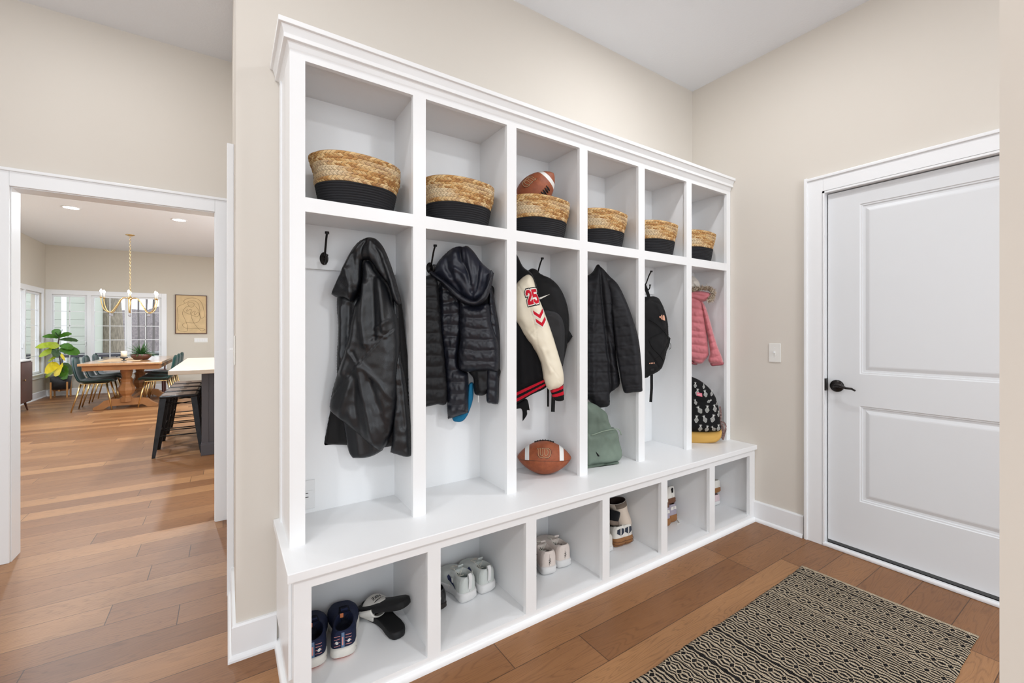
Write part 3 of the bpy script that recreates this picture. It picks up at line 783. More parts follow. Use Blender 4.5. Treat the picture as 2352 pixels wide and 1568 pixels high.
o = puff('main_sleeve', zz(*A, [(395, 268), (436, 266), (478, 335), (545, 420), (585, 560), (607, 680), (612, 850), (604, 950), (596, 1150), (574, 1300), (535, 1400), (497, 1452, 1), (420, 1400), (330, 1320), (240, 1250), (190, 1205), (177, 1168, 1), (196, 1065), (246, 900), (288, 760), (328, 560), (372, 450), (382, 320)]), PA, m_leather, jk,
     T=.048, r=.060, d0=-.012, step=.0055,
     creases=cre(*A, [([(600, 680), (530, 735), (440, 830), (370, 910), (280, 1020), (205, 1100), (180, 1160)], -.0045, .0022), ([(607, 688), (530, 747), (370, 922), (190, 1140)], .0025, .003),
                      ([(405, 420), (400, 640), (420, 780)], .016, .014), ([(500, 380), (520, 520), (535, 700)], .014, .012), ([(455, 380), (465, 560), (470, 740)], -.013, .013), ([(360, 560), (330, 760), (270, 960)], .010, .012),
                      ([(380, 920), (400, 1060), (440, 1240), (470, 1400)], .010, .012), ([(370, 930), (300, 1100), (260, 1230)], .008, .013), ([(390, 910), (500, 1020), (580, 1120)], .006, .012), ([(345, 980), (350, 1150), (380, 1330)], -.010, .014), ([(440, 1010), (500, 1180), (540, 1330)], -.008, .013),
                      ([(370, 905), (290, 800)], .005, .006), ([(372, 905), (340, 830)], -.004, .005), ([(480, 690), (560, 640)], .006, .007), ([(470, 720), (545, 740)], .005, .006),
                      ([(190, 1195), (250, 1245), (340, 1315), (430, 1395), (500, 1440)], .003, .003)]), wrinkle=(.0025, 22))
o = puff('collar', zz(*A, [(194, 474, 1), (240, 370), (270, 300), (310, 222), (360, 156), (405, 128), (440, 123), (478, 138), (520, 190), (562, 290), (600, 410), (629, 533, 1), (604, 540), (575, 500), (545, 415), (482, 330), (440, 270), (415, 262), (390, 272), (382, 330), (378, 420), (345, 500), (322, 524), (280, 500), (225, 492)]), PA, m_leather, jk,
     T=.034, r=.035, d0=.004, step=.0055,
     creases=cre(*A, [([(215, 470), (262, 370), (330, 240), (420, 140)], .006, .006), ([(430, 130), (520, 225), (580, 400), (618, 520)], .008, .006), ([(385, 270), (395, 190), (425, 140)], -.010, .007), ([(300, 330), (330, 420), (330, 500)], .010, .014), ([(470, 160), (520, 300), (560, 420)], -.008, .008),
                      ([(345, 230), (350, 330), (345, 440)], -.007, .012), ([(450, 160), (450, 260)], .008, .009)]), wrinkle=(.004, 24))
# ---- bay 2: hooded puffer jacket, the dark vest behind it, the teal beanie
B_ = (960, 520, 3.268)
PB = Plane(.955, 1.800, -38)
def baffle(amp, pitch, off=0.0, tilt=0.0, seed=0):
    def f(u, z, d):
        w = .006 * fbm(u, z, 14, seed); q = (z + off + tilt * u + w) / pitch
        b = np.abs(np.sin(np.pi * q)) ** .55
        return amp * b + .0038 * b * fbm(u, z, 42, seed + 3, .8) + .0030 * fbm(u, z, 90, seed + 5, .5) * b
    return f
vest = thing('puffer_vest', (.80, 1.86, 1.05), 'black down jacket mostly hidden behind the divider and navy puffer, second bay', 'jacket')
PV = Plane(.80, 1.865, -8)
puff('jacket_body', zz(*B_, [(-60, 420), (10, 375), (62, 370), (112, 366), (150, 430), (168, 700), (200, 1000), (215, 1310), (140, 1335), (62, 1352), (-60, 1372)]), PV, m_nylonb, vest, T=.028, r=.03, back=.02, fn=baffle(.007, .052, .01), step=.006)
pj = thing('puffer_jacket', (.955, 1.80, 1.15), 'dark navy quilted puffer jacket with its hood up front, second bay', 'jacket')
puff('body_back', zz(*B_, [(120, 440), (300, 420), (540, 430), (560, 560), (590, 750), (598, 950), (596, 1080), (420, 1100), (200, 1050), (150, 700)]), PB, m_nylonb, pj, T=.01, r=.03, back=.04, d0=-.055, step=.010)
puff('right_sleeve', zz(*B_, [(530, 440), (556, 480), (572, 580), (600, 740), (612, 900), (608, 1060), (602, 1200), (598, 1325), (580, 1342), (545, 1338), (512, 1328), (503, 1260), (505, 1000), (510, 700)]), PB, m_nylon, pj, T=.030, r=.03, d0=-.035, fn=baffle(.007, .050, 0, .3), step=.006)
puff('inner_lining', zz(*B_, [(350, 1060), (470, 1050), (604, 1070), (605, 1135), (570, 1182), (540, 1215), (500, 1266), (460, 1276), (420, 1262), (410, 1200), (405, 1140)]), PB, m_nylonb, pj, T=.022, r=.025, d0=-.028, creases=cre(*B_, [([(450, 1090), (470, 1240)], .008, .01), ([(540, 1090), (520, 1200)], -.007, .01)]), wrinkle=(.004, 25), step=.006)
puff('left_sleeve', zz(*B_, [(150, 430), (210, 410), (300, 520), (332, 600), (330, 760), (312, 900), (308, 1040), (345, 1090), (372, 1130), (372, 1402, 1), (300, 1428), (217, 1453, 1), (206, 1300), (188, 1000), (160, 850), (158, 700), (146, 540)]), PB, m_nylon, pj, T=.040, r=.038, d0=-.022,
     fn=baffle(.010, .0535, .006, -.05, 2), step=.0055, creases=cre(*B_, [([(200, 470), (190, 800)], .006, .012)]))
puff('front_body', zz(*B_, [(318, 540), (430, 590), (530, 580), (556, 720), (598, 860), (608, 980), (606, 1060), (590, 1092), (520, 1082), (440, 1088), (350, 1092), (305, 1062), (300, 950), (312, 850), (310, 700)]), PB, m_nylon, pj, T=.050, r=.045, d0=-.012, fn=baffle(.011, .0500, -.01, .06, 5), step=.0055)
puff('hood', zz(*B_, [(106, 358, 1), (150, 272), (228, 186), (300, 150), (340, 152), (372, 147), (420, 190), (482, 275), (570, 350, 1), (556, 430), (528, 520), (470, 570), (420, 575), (370, 560), (290, 500), (200, 420), (130, 380)]), PB, m_nylon2, pj, T=.055, r=.05, d0=.000, step=.0055,
     creases=cre(*B_, [([(320, 170), (340, 260), (390, 360), (420, 500)], -.016, .010), ([(280, 170), (290, 300), (300, 400)], .010, .014), ([(380, 170), (400, 300), (420, 440)], .012, .010), ([(440, 220), (470, 330), (450, 500)], -.012, .010), ([(230, 210), (240, 330), (330, 480)], -.010, .012),
                      ([(490, 300), (480, 420), (440, 540)], .012, .010), ([(180, 280), (250, 400)], .006, .012), ([(350, 170), (355, 300), (400, 420)], .006, .006), ([(300, 330), (360, 370), (410, 470)], .010, .010)]), wrinkle=(.005, 22))
puff('hood_rim', zz(*B_, [(104, 358, 1), (128, 348), (200, 398), (290, 470), (360, 530), (430, 562), (470, 545), (520, 470), (548, 400), (556, 340), (572, 350, 1), (562, 430), (535, 535), (500, 575), (460, 596), (420, 598), (370, 584), (290, 536), (200, 440), (130, 392)]), PB, m_nylon, pj, T=.028, r=.014, d0=.050, step=.005,
     creases=cre(*B_, [([(125, 375), (210, 435), (300, 515), (380, 566), (450, 578), (520, 525), (548, 440)], -.003, .0025)]), wrinkle=(.003, 40), xf=None)
MB().box(*[(lambda a, b_: (a.x - .001, a.x + .001, a.y - .03, a.y - .028, b_.z, a.z))(PB.w(*PB.hit(960 + 430 / 3.268, 520 + 1262 / 3.268)), PB.w(*PB.hit(960 + 430 / 3.268, 520 + 1312 / 3.268)))][0]).build('zip_pull', m_white, pj)
bn = thing('knit_beanie', (.93, 1.85, .78), 'teal knitted beanie poking out below the navy puffer jacket', 'hat')
puff('beanie_body', zz(*B_, [(240, 1380), (300, 1350), (350, 1280), (372, 1190), (405, 1180), (409, 1240), (400, 1320), (372, 1405), (345, 1452), (318, 1474), (285, 1478), (250, 1462)]), Plane(.94, 1.82, -38), m_teal, bn, T=.02, r=.02, d0=-.035, fn=lambda u, z, d: .002 * np.sin(z * 900), step=.004)
# ---- bay 3: letterman jacket, black backpack
Cc_ = (1170, 380, 2.611)
PP = Plane(1.405, 1.800, -38)
bp = thing('backpack', (1.405, 1.80, 1.2), 'black backpack with grey lower pocket hanging behind the letterman jacket', 'backpack')
puff('pack_body', zz(*Cc_, [(60, 700), (120, 622), (160, 622), (190, 650), (250, 678), (300, 728), (336, 800), (355, 880), (358, 960), (350, 1060), (318, 1202), (290, 1215), (200, 1215), (120, 1180), (60, 1000)]), PP, m_pack, bp, T=.075, r=.06, back=.05, d0=-.01, step=.007,
     creases=cre(*Cc_, [([(150, 690), (240, 700), (300, 760), (330, 860), (330, 1000)], -.006, .004), ([(160, 680), (245, 690), (308, 750), (340, 860)], .004, .004), ([(190, 640), (240, 720)], .004, .01)]), wrinkle=(.004, 16))
pk = puff('front_pocket', zz(*Cc_, [(120, 890), (200, 870), (270, 876), (308, 905), (326, 960), (330, 1030), (322, 1180), (300, 1200), (200, 1205), (130, 1190)]), PP, m_packg, bp, T=.040, r=.022, d0=.050, step=.007, creases=cre(*Cc_, [([(150, 905), (260, 895), (305, 930), (312, 1000)], -.004, .003)]), wrinkle=(.003, 20))
puff('side_pocket', zz(*Cc_, [(330, 1000), (352, 985), (380, 1024, 1), (362, 1052), (338, 1090), (322, 1180), (312, 1190), (318, 1080)]), PP, m_pack, bp, T=.02, r=.02, d0=-.01, wrinkle=(.003, 30))
decal('printed_mark', [[tuple(p) for p in zc(*Cc_, [[(150, 798), (176, 800), (243, 777), (190, 806), (165, 812), (152, 808)]])[0]]], [o for o in bp.children if o.name.startswith('pack_body')][0], m_whitef, bp, .002)
b = MB(); b.strip([PP.w(*PP.hit(1170 + 262 / 2.611, 380 + 1190 / 2.611), .03), PP.w(*PP.hit(1170 + 266 / 2.611, 380 + 1300 / 2.611), .03), PP.w(*PP.hit(1170 + 260 / 2.611, 380 + 1470 / 2.611), .03)], .020, .002, PP.u)
b.strip([PP.w(*PP.hit(1170 + 232 / 2.611, 380 + 1190 / 2.611), -.0), PP.w(*PP.hit(1170 + 232 / 2.611, 380 + 1445 / 2.611), -.0)], .010, .002, PP.u); b.build('hanging_strap', m_web, bp)
PL = Plane(1.262, 1.785, -33)
lj = thing('letterman_jacket', (1.262, 1.785, 1.2), 'letterman jacket with cream sleeve, red 25 and chevrons, third bay', 'jacket')
puff('jacket_body', zz(*Cc_, [(-110, 640), (-60, 560), (20, 500), (48, 535), (84, 604), (140, 652), (176, 760), (185, 900), (180, 1060), (215, 1230), (212, 1284), (130, 1320), (50, 1352), (-60, 1400), (-110, 1400)]), PL, m_wool, lj, T=.045, r=.05, back=.03, d0=-.02, step=.008, creases=cre(*Cc_, [([(60, 980), (80, 1300)], .01, .015), ([(140, 1100), (150, 1280)], -.008, .012)]), wrinkle=(.004, 12))
rb = lambda u, z, d: .0016 * np.sin(u * 2200)
def stripes(px_pts_top, px_pts_bot, bands):
    a0, a1 = [Vector(PL.hit(x / 2.611 + 1170, y / 2.611 + 380)) for x, y in px_pts_top]; b0, b1 = [Vector(PL.hit(x / 2.611 + 1170, y / 2.611 + 380)) for x, y in px_pts_bot]
    def f(u, z):
        k = (u - a0.x) / (a1.x - a0.x); t = a0.y + (a1.y - a0.y) * k; bt = b0.y + (b1.y - b0.y) * k; q = (t - z) / (t - bt)
        return 1 if any(x0 < q < x1 for x0, x1 in bands) else 0
    return f
puff('waistband', zz(*Cc_, [(-110, 1398), (-60, 1388), (50, 1340), (130, 1306), (212, 1270), (222, 1330), (130, 1378), (50, 1426), (-60, 1478), (-110, 1490)]), PL, [m_blackf, m_red], lj, T=.034, r=.02, back=.02, d0=-.012, step=.0024, fn=rb, matfn=stripes([(50, 1340), (212, 1270)], [(50, 1426), (222, 1330)], [(.16, .37), (.58, .80)]))
puff('hanging_lining', zz(*Cc_, [(-40, 1440), (50, 1425), (105, 1405), (124, 1474, 1), (108, 1474), (108, 1498), (96, 1520), (80, 1541, 1), (76, 1470), (40, 1466), (-40, 1480)]), PL, m_blackf, lj, T=.012, r=.015, d0=-.03, step=.006)
sl = puff('cream_sleeve', zz(*Cc_, [(36, 720), (62, 684), (95, 660), (122, 658), (146, 690), (166, 770), (205, 870), (252, 1000), (292, 1130), (320, 1230), (324, 1300), (300, 1330), (262, 1342), (235, 1342), (206, 1290), (186, 1180), (140, 1090), (95, 1030), (52, 955), (24, 900), (22, 780)]), PL, m_cream, lj, T=.055, r=.05, d0=.012, step=.0055,
     creases=cre(*Cc_, [([(45, 715), (80, 770), (120, 860), (150, 960)], -.0025, .002), ([(150, 960), (165, 1080), (225, 1180), (280, 1250), (305, 1320)], -.0025, .002), ([(60, 940), (110, 1010), (150, 970)], -.006, .010), ([(90, 980), (140, 1040)], .005, .007), ([(100, 1040), (150, 990)], .004, .006), ([(190, 1100), (240, 1230)], .006, .010)]), wrinkle=(.0035, 18))
puff('ribbed_cuff', zz(*Cc_, [(244, 1336), (285, 1325), (318, 1300), (322, 1340), (326, 1382), (322, 1404), (290, 1410), (262, 1398), (252, 1370)]), PL, [m_blackf, m_red], lj, T=.030, r=.02, d0=.014, step=.0022, fn=rb, matfn=stripes([(244, 1336), (318, 1300)], [(258, 1404), (326, 1392)], [(.14, .34), (.52, .74)]))
def letters(txt, corner, wu, hu, shear=0.0, rot=0.0, bold=0.0):
    """glyph outlines of the built-in font as polygons in plane units"""
    cu = bpy.data.curves.new('t', 'FONT'); cu.body = txt; cu.offset = bold; cu.resolution_u = 3
    o = bpy.data.objects.new('t', cu); COL.objects.link(o); dg = bpy.context.evaluated_depsgraph_get(); me = bpy.data.meshes.new_from_object(o.evaluated_get(dg))
    V = [Vector((v.co.x, v.co.y)) for v in me.vertices]; x0 = min(v.x for v in V); x1 = max(v.x for v in V); y0 = min(v.y for v in V); y1 = max(v.y for v in V)
    cr, sr = math.cos(rot), math.sin(rot); out = []
    def T(v):
        a = (v.x - x0) / (x1 - x0) * wu; b_ = (v.y - y0) / (y1 - y0) * hu; a += shear * b_; return (corner[0] + a * cr - b_ * sr, corner[1] + a * sr + b_ * cr)
    VT = [T(v) for v in V]; polys = [tuple(p.vertices) for p in me.polygons]
    bpy.data.objects.remove(o); bpy.data.curves.remove(cu); bpy.data.meshes.remove(me)
    return VT, polys
def decal_tris(name, VT, polys, onto, m, parent, off):
    bvh, plane = SURF[onto.name]; V = []; last = 0
    for u, z in VT:
        hit = bvh.ray_cast(plane.w(u, z, .6), -plane.n, 1.2)
        if hit[0] is not None: last = .6 - hit[3]
        V.append(plane.w(u, z, last + off))
    return mesh(name, V, polys, m, parent, False)
# block digits 2 and 5 drawn as polygons on a 10 x 14 grid
D2 = [(0, 9.2), (0, 11.6), (2.4, 14), (7.6, 14), (10, 11.6), (10, 8.2), (4.4, 3.2), (7.2, 3.2), (7.2, 4.4), (10, 4.4), (10, 0), (0, 0), (0, 3.6), (6.6, 9.2), (6.6, 10.4), (6.0, 11), (4.0, 11), (3.4, 10.4), (3.4, 9.2)]
D5 = [(0, 14), (10, 14), (10, 11), (3.2, 11), (3.2, 9.2), (7.6, 9.2), (10, 7), (10, 2.4), (7.6, 0), (2.4, 0), (0, 2.4), (0, 4.6), (3.4, 4.6), (3.4, 3.5), (4.0, 3), (6.0, 3), (6.6, 3.6), (6.6, 5.6), (6.0, 6.2), (0, 6.2)]
def grow(poly, d):
    P = [Vector(p) for p in poly]; n = len(P); A_ = sum(P[i].cross(P[(i + 1) % n]) for i in range(n)); sg = 1 if A_ > 0 else -1; out = []
    for i in range(n):
        a = (P[i] - P[i - 1]).normalized(); b_ = (P[(i + 1) % n] - P[i]).normalized(); na = Vector((a.y, -a.x)) * sg; nb_ = Vector((b_.y, -b_.x)) * sg; m_ = na + nb_
        m_ = m_ / max(.35, m_.dot(m_) / 2 * 1.0) if m_.length > 1e-6 else na
        out.append(P[i] + m_ * d * 1.0 / 1.0 if False else P[i] + m_.normalized() * (d / max(.45, m_.normalized().dot(na))))
    return [tuple(p) for p in out]
def chev(g): return [(0 - g, 10 + g * .4), (0 - g, 6.0 - g * .7), (5, 0 - g * 1.5), (10 + g, 6.0 - g * .7), (10 + g, 10 + g * .4), (5, 4.2 + g * 1.0)]
def place(poly, ox, oy, sx, sy, rot):
    c, s_ = math.cos(rot), math.sin(rot); return [((x * sx) * c - (y * sy) * s_ + ox, -((x * sx) * s_ + (y * sy) * c) + oy) for x, y in poly]
dpx = lambda poly: [(x / 2.611 + 1170, y / 2.611 + 380) for x, y in poly]
for k, (D_, ox, oy) in enumerate(((D2, 110, 843), (D5, 147, 835))):
    for g, mm, of in ((1.9, m_blackf, .0015), (1.0, m_whitef, .0030), (0, m_red, .0046)):
        decal('number_patch', [dpx(place(grow(D_, g) if g else D_, ox - k * 1, oy, 3.4, 6.2, R_(14)))], sl, mm, lj, of, step=.003)
for k, (ox, oy) in enumerate(((150, 925), (164, 972))):
    for g, mm, of in ((1.0, m_whitef, .0018), (0, m_red, .0030)):
        decal('chevron_patch', [dpx(place(chev(g), ox, oy + 2, 6.0, 5.6, R_(14)))], sl, mm, lj, of, step=.004)
# ---- bay 4: charcoal quilted jacket, sage backpack
D_4 = (1340, 560, 2.903)
PQ = Plane(1.845, 1.800, -30); PQ2 = Plane(1.90, 1.735, -58)
qj = thing('quilted_jacket', (1.845, 1.80, 1.2), 'charcoal quilted jacket with long sleeve hanging in the fourth bay', 'jacket')
def quilt(p1, p2, off=0, tilt=0):
    def f(u, z, d):
        a = np.abs(np.sin(np.pi * (z + tilt * u + off) / p1)); return -.004 * np.exp(-(a / .16) ** 2) + .003 * fbm(u, z, 30, off * 9 + 2)
    return f
puff('jacket_body', zz(*D_4, [(-60, 330), (-20, 215), (36, 206), (68, 180), (88, 145), (100, 134), (114, 142), (150, 200), (200, 330), (215, 560), (225, 760), (248, 925), (215, 970), (182, 1000), (180, 1066), (160, 1090, 1), (110, 1095), (65, 1092, 1), (36, 1040), (-60, 1010)]), PQ, m_quilt, qj, T=.055, r=.06, back=.03, d0=-.015, step=.0065, fn=quilt(.056, 0),
     creases=cre(*D_4, [([(102, 150), (115, 330), (140, 560), (165, 800), (180, 1000)], -.022, .010), ([(95, 160), (60, 400), (50, 700), (60, 1050)], .010, .018), ([(150, 560), (200, 720), (235, 900)], -.010, .010), ([(150, 770), (215, 850)], .008, .010)]), wrinkle=(.004, 20))
puff('jacket_sleeve', zz(*D_4, [(100, 150), (125, 160), (175, 215), (228, 268), (280, 370), (325, 490), (368, 640), (388, 830), (392, 950), (388, 984), (330, 990), (275, 993), (255, 940), (240, 850), (215, 700), (195, 520), (160, 330), (120, 220)]), PQ2, m_quilt, qj, T=.040, r=.045, d0=-.005, step=.006, fn=quilt(.056, 0, .02, -.12),
     creases=cre(*D_4, [([(200, 420), (230, 700), (262, 930)], .008, .012), ([(300, 420), (350, 700), (370, 940)], .006, .014), ([(268, 965), (330, 955), (390, 955)], -.004, .003)]), wrinkle=(.003, 24))
sb = thing('backpack', (1.72, 1.79, .499), 'sage green backpack standing on the bench under the quilted jacket', 'backpack')
Z8 = (1180, 930, 8.4)
PS = Plane(1.70, 1.79, -12)
puff('pack_body', zz(*Z8, [(1250, 60), (1400, -60), (1560, -20), (1680, 60), (1760, 150), (1800, 300), (1850, 420), (1940, 640), (1975, 850), (1960, 960), (1910, 1060), (1700, 1130), (1440, 1170), (1250, 1170)]), PS, m_sage, sb, T=.070, r=.06, back=.07, step=.009, creases=cre(*Z8, [([(1500, 120), (1540, 420)], .008, .012), ([(1620, 300), (1720, 380)], -.008, .010), ([(1660, 200), (1700, 390)], .006, .008)]), wrinkle=(.008, 11))
pf = puff('front_pocket', zz(*Z8, [(1250, 520), (1440, 490), (1580, 445), (1820, 402), (1880, 430), (1915, 520), (1945, 660), (1985, 830), (1990, 920), (1950, 1005), (1900, 1045), (1700, 1075), (1440, 1095), (1250, 1095)]), PS, m_sage, sb, T=.050, r=.035, d0=.030, step=.008, creases=cre(*Z8, [([(1600, 520), (1560, 800), (1500, 1000)], -.008, .015), ([(1700, 560), (1800, 800), (1880, 960)], .007, .014)]), wrinkle=(.010, 12))
puff('base_panel', zz(*Z8, [(1250, 1080), (1440, 1085), (1700, 1065), (1920, 1020), (1912, 1105), (1850, 1140), (1700, 1180), (1560, 1220), (1440, 1238), (1250, 1240)]), PS, m_sage, sb, T=.045, r=.02, d0=.026, back=.05, step=.007, creases=cre(*Z8, [([(1440, 1120), (1700, 1105), (1900, 1060)], -.005, .004)]))
b = MB(); b.tube([PS.w(*PS.hit(x / 8.4 + 1180, y / 8.4 + 930), .078) for x, y in cubic([(1350, 520), (1440, 495), (1580, 447), (1820, 404), (1885, 430), (1920, 520)], 5)], .0026, 6); b.build('piping', m_sage2, sb, True)
decal('printed_mark', [dq for dq in zc(*Z8, [[(1430, 820), (1470, 870), (1505, 912), (1470, 915), (1455, 905), (1440, 870)]])], pf, m_blackf, sb, .0015)
MB().lathe([(.0005, 0), (.003, .001), (.003, .012), (.0005, .013)], PS.w(*PS.hit(1992 / 8.4 + 1180, 905 / 8.4 + 930), .02), 8).build('zip_pull', m_white, sb)
# ---- bay 5: black backpack
P5 = Plane(2.205, 1.785, -38)
b5 = thing('backpack', (2.205, 1.785, 1.15), 'black backpack with bungee cords and peach marks, fifth bay', 'backpack')
pb5 = puff('pack_body', zz(*D_4, [(300, 460), (330, 400), (400, 356), (440, 350), (478, 350), (506, 372), (538, 440), (558, 520), (564, 600), (560, 660), (545, 750), (525, 815), (498, 850), (440, 880), (414, 894), (340, 900), (300, 820), (285, 640)]), P5, m_pack, b5, T=.085, r=.055, back=.05, d0=-.005, step=.0065,
     creases=cre(*D_4, [([(440, 385), (500, 410), (530, 500), (545, 620), (530, 760)], -.007, .005), ([(415, 720), (470, 800), (500, 840)], -.005, .006), ([(480, 420), (520, 560)], .006, .012)]), wrinkle=(.004, 16))
puff('side_pocket', zz(*D_4, [(545, 640), (560, 610), (584, 628, 1), (574, 680), (552, 730), (530, 800), (520, 820), (525, 740)]), P5, m_pack, b5, T=.02, r=.02, d0=-.01)
b = MB()
def on5(x, y, off=.003):
    bvh, pl = SURF[pb5.name]; u, z = pl.hit(x / 2.903 + 1340, y / 2.903 + 560); h_ = bvh.ray_cast(pl.w(u, z, .5), -pl.n, 1.0); d = .5 - h_[3] if h_[0] is not None else 0.0
    return pl.w(u, z, d + off)
for pts in ([(415, 505), (470, 540), (520, 590), (552, 630)], [(552, 550), (500, 590), (450, 612), (415, 632)], [(418, 640), (440, 690), (480, 730), (515, 775)], [(555, 655), (520, 700), (480, 745), (450, 765)]):
    b.tube([on5(*q) for q in cubic(pts, 4)], .0016, 6)
b.build('bungee_cord', m_web, b5)
b = MB(); b.tube([P5.w(*P5.hit(x / 2.903 + 1340, y / 2.903 + 560), .035) for x, y in cubic([(560, 650), (572, 672), (570, 695), (560, 700), (562, 685)], 4)], .0012, 6); b.build('side_cord', m_web, b5)
b = MB(); b.strip([P5.w(*P5.hit(x / 2.903 + 1340, y / 2.903 + 560), .0) for x, y in ((405, 270), (418, 300), (432, 340), (440, 370))], .020, .004, P5.u); b.build('haul_loop', m_web, b5)
b = MB(); b.strip([P5.w(*P5.hit(x / 2.903 + 1340, y / 2.903 + 560), .01) for x, y in ((452, 860), (452, 960), (446, 1052))], .017, .002, P5.u); b.build('hanging_strap', m_web, b5)
for q_ in zc(*D_4, [[(505, 482), (512, 476), (520, 482), (524, 514), (505, 510)], [(494, 480), (500, 474), (503, 508), (494, 504)], [(482, 486), (491, 484), (492, 498), (484, 496)], [(418, 786), (424, 788), (424, 795), (418, 792)], [(428, 784), (434, 785), (434, 794), (428, 793)], [(438, 784), (444, 784), (444, 793), (438, 793)], [(449, 784), (454, 784), (454, 792), (449, 792)]]): decal('printed_mark', [q_], pb5, m_peach, b5, .0016, step=.003)
decal('small_label', zc(*D_4, [[(428, 825), (450, 822), (450, 838), (428, 840)]]), pb5, m_packg, b5, .0016, step=.004)
# ---- bay 6: pink coat, pineapple backpack
P6 = Plane(2.765, 1.800, -58)
pc = thing('puffer_coat', (2.765, 1.80, 1.25), 'dusty pink puffer coat with a fur trimmed hood, sixth bay', 'coat')
puff('coat_body', zz(*D_4, [(640, 420), (680, 350), (740, 350), (790, 380), (806, 450), (826, 600), (838, 720), (834, 745), (812, 775), (790, 798), (742, 798), (724, 782), (680, 775), (640, 760)]), P6, m_pink, pc, T=.050, r=.05, back=.04, step=.0055, fn=baffle(.012, .050, .0, .1, 8))
puff('coat_sleeve', zz(*D_4, [(780, 385), (800, 392), (826, 450), (866, 590), (894, 680), (918, 740), (930, 778), (926, 795), (860, 800), (832, 775), (842, 720), (832, 640), (806, 520)]), P6, m_pink, pc, T=.040, r=.035, d0=.012, step=.005, fn=baffle(.012, .048, .01, -.3, 4))
puff('coat_cuff', zz(*D_4, [(850, 790), (926, 783), (929, 806), (880, 812), (855, 812)]), P6, m_pinkd, pc, T=.024, r=.015, d0=.012, step=.005)
puff('coat_hem', zz(*D_4, [(640, 755), (724, 775), (760, 800), (742, 806), (700, 795), (640, 780)]), P6, m_pinkd, pc, T=.03, r=.015, d0=.0, step=.006)
puff('hood', zz(*D_4, [(640, 340), (700, 318), (770, 312), (840, 325), (858, 345), (845, 365), (800, 386), (760, 384), (730, 372), (640, 392)]), P6, m_pink, pc, T=.060, r=.035, d0=.008, step=.005, creases=cre(*D_4, [([(730, 340), (790, 350), (840, 345)], -.010, .007), ([(730, 362), (800, 372)], .006, .006)]), wrinkle=(.003, 25))
puff('fleece_lining', zz(*D_4, [(660, 240), (700, 212), (728, 212), (756, 232), (774, 262), (778, 296), (750, 306), (700, 312), (660, 310)]), P6, m_fleece, pc, T=.045, r=.03, d0=-.01, step=.0045, wrinkle=(.005, 55))
m_fur = attr_mat('faux_fur', .8)
V = []; F = []; Cl = []; rng = random.Random(5)
path = cubic([(690, 312), (740, 314), (790, 306), (836, 308), (856, 328), (850, 352), (832, 374)], 8)
pal = [lin((128, 108, 88)), lin((190, 172, 148)), lin((226, 214, 196)), lin((92, 76, 62)), lin((160, 138, 112))]
for k in range(1500):
    i = rng.randrange(len(path) - 1); q = path[i].lerp(path[i + 1], rng.random()); t_ = (path[i + 1] - path[i]).normalized(); nn = Vector((t_.y, -t_.x)) 
    base = P6.w(*P6.hit(q.x / 2.903 + 1340 + rng.gauss(0, 1.6), q.y / 2.903 + 560 + rng.gauss(0, 2)), .045 + rng.uniform(-.02, .025))
    a = rng.uniform(-1.25, 1.25); dirv = (P6.u * (nn.x * math.cos(a) - nn.y * math.sin(a)) + Vector((0, 0, -(nn.x * math.sin(a) + nn.y * math.cos(a)))) + P6.n * rng.uniform(-.3, .9)).normalized()
    L = rng.uniform(.012, .036); side = dirv.cross(P6.n).normalized() * .0010; tip = base + dirv * L + Vector((0, 0, -.15 * L)); mid = base + dirv * L * .55
    n0 = len(V); V += [base - side, base + side, mid + side * .8, mid - side * .8, tip]; F += [(n0, n0 + 1, n0 + 2, n0 + 3), (n0 + 3, n0 + 2, n0 + 4)]
    c = rng.choice(pal); Cl += [c, c, c, c, tuple(min(1, x * 1.5) for x in c)]
fur = mesh('fur_trim', V, F, m_fur, pc); fur['kind'] = 'stuff'; ca = fur.data.color_attributes.new('Col', 'FLOAT_COLOR', 'POINT'); ca.data.foreach_set('color', [x for c in Cl for x in (*c, 1)])
pp = thing('backpack', (2.69, 1.78, .499), 'black backpack with white pineapple print and mustard base, sixth bay', 'backpack')
PN = Plane(2.70, 1.765, -48)
ppb = puff('pack_body', zz(*D_4, [(600, 1000), (650, 900), (700, 880), (730, 888), (780, 912), (838, 960), (880, 1020), (900, 1085), (910, 1160), (914, 1236), (870, 1250), (700, 1250), (600, 1240)]), PN, m_blackf, pp, T=.075, r=.06, back=.05, step=.007, wrinkle=(.004, 14), creases=cre(*D_4, [([(700, 985), (760, 1040), (840, 1045), (890, 1040)], -.005, .004), ([(790, 930), (870, 1040)], -.004, .004)]))
ppt = puff('suede_base', zz(*D_4, [(600, 1232), (700, 1236), (800, 1242), (870, 1238), (914, 1228), (918, 1262), (905, 1292), (870, 1316), (800, 1326), (724, 1331), (600, 1330)]), PN, m_tan, pp, T=.085, r=.03, back=.06, step=.007)
rng = random.Random(11); white = []
def pine(cx, cy, s, rot):
    c, s_ = math.cos(rot), math.sin(rot); tf = lambda q: ((q[0] * c - q[1] * s_) * s + cx, (q[0] * s_ + q[1] * c) * s + cy)
    out = []
    for row in range(-3, 4):
        hw = math.sqrt(max(.05, 1 - (row / 3.6) ** 2)) * 1.0
        for j in range(-2, 3):
            x = j * .42 + (.21 if row % 2 else 0)
            if abs(x) > hw: continue
            out.append([tf(q) for q in ((x - .19, row * .36 + .6), (x, row * .36 + .41), (x + .19, row * .36 + .6), (x, row * .36 + .79))])
    for a in (-40, -20, 0, 20, 40):
        r = R_(a); tip = (math.sin(r) * 1.3, -.55 - math.cos(r) * 1.15); out.append([tf(q) for q in ((-.14, -.6), tip, (.14, -.6))])
    return out
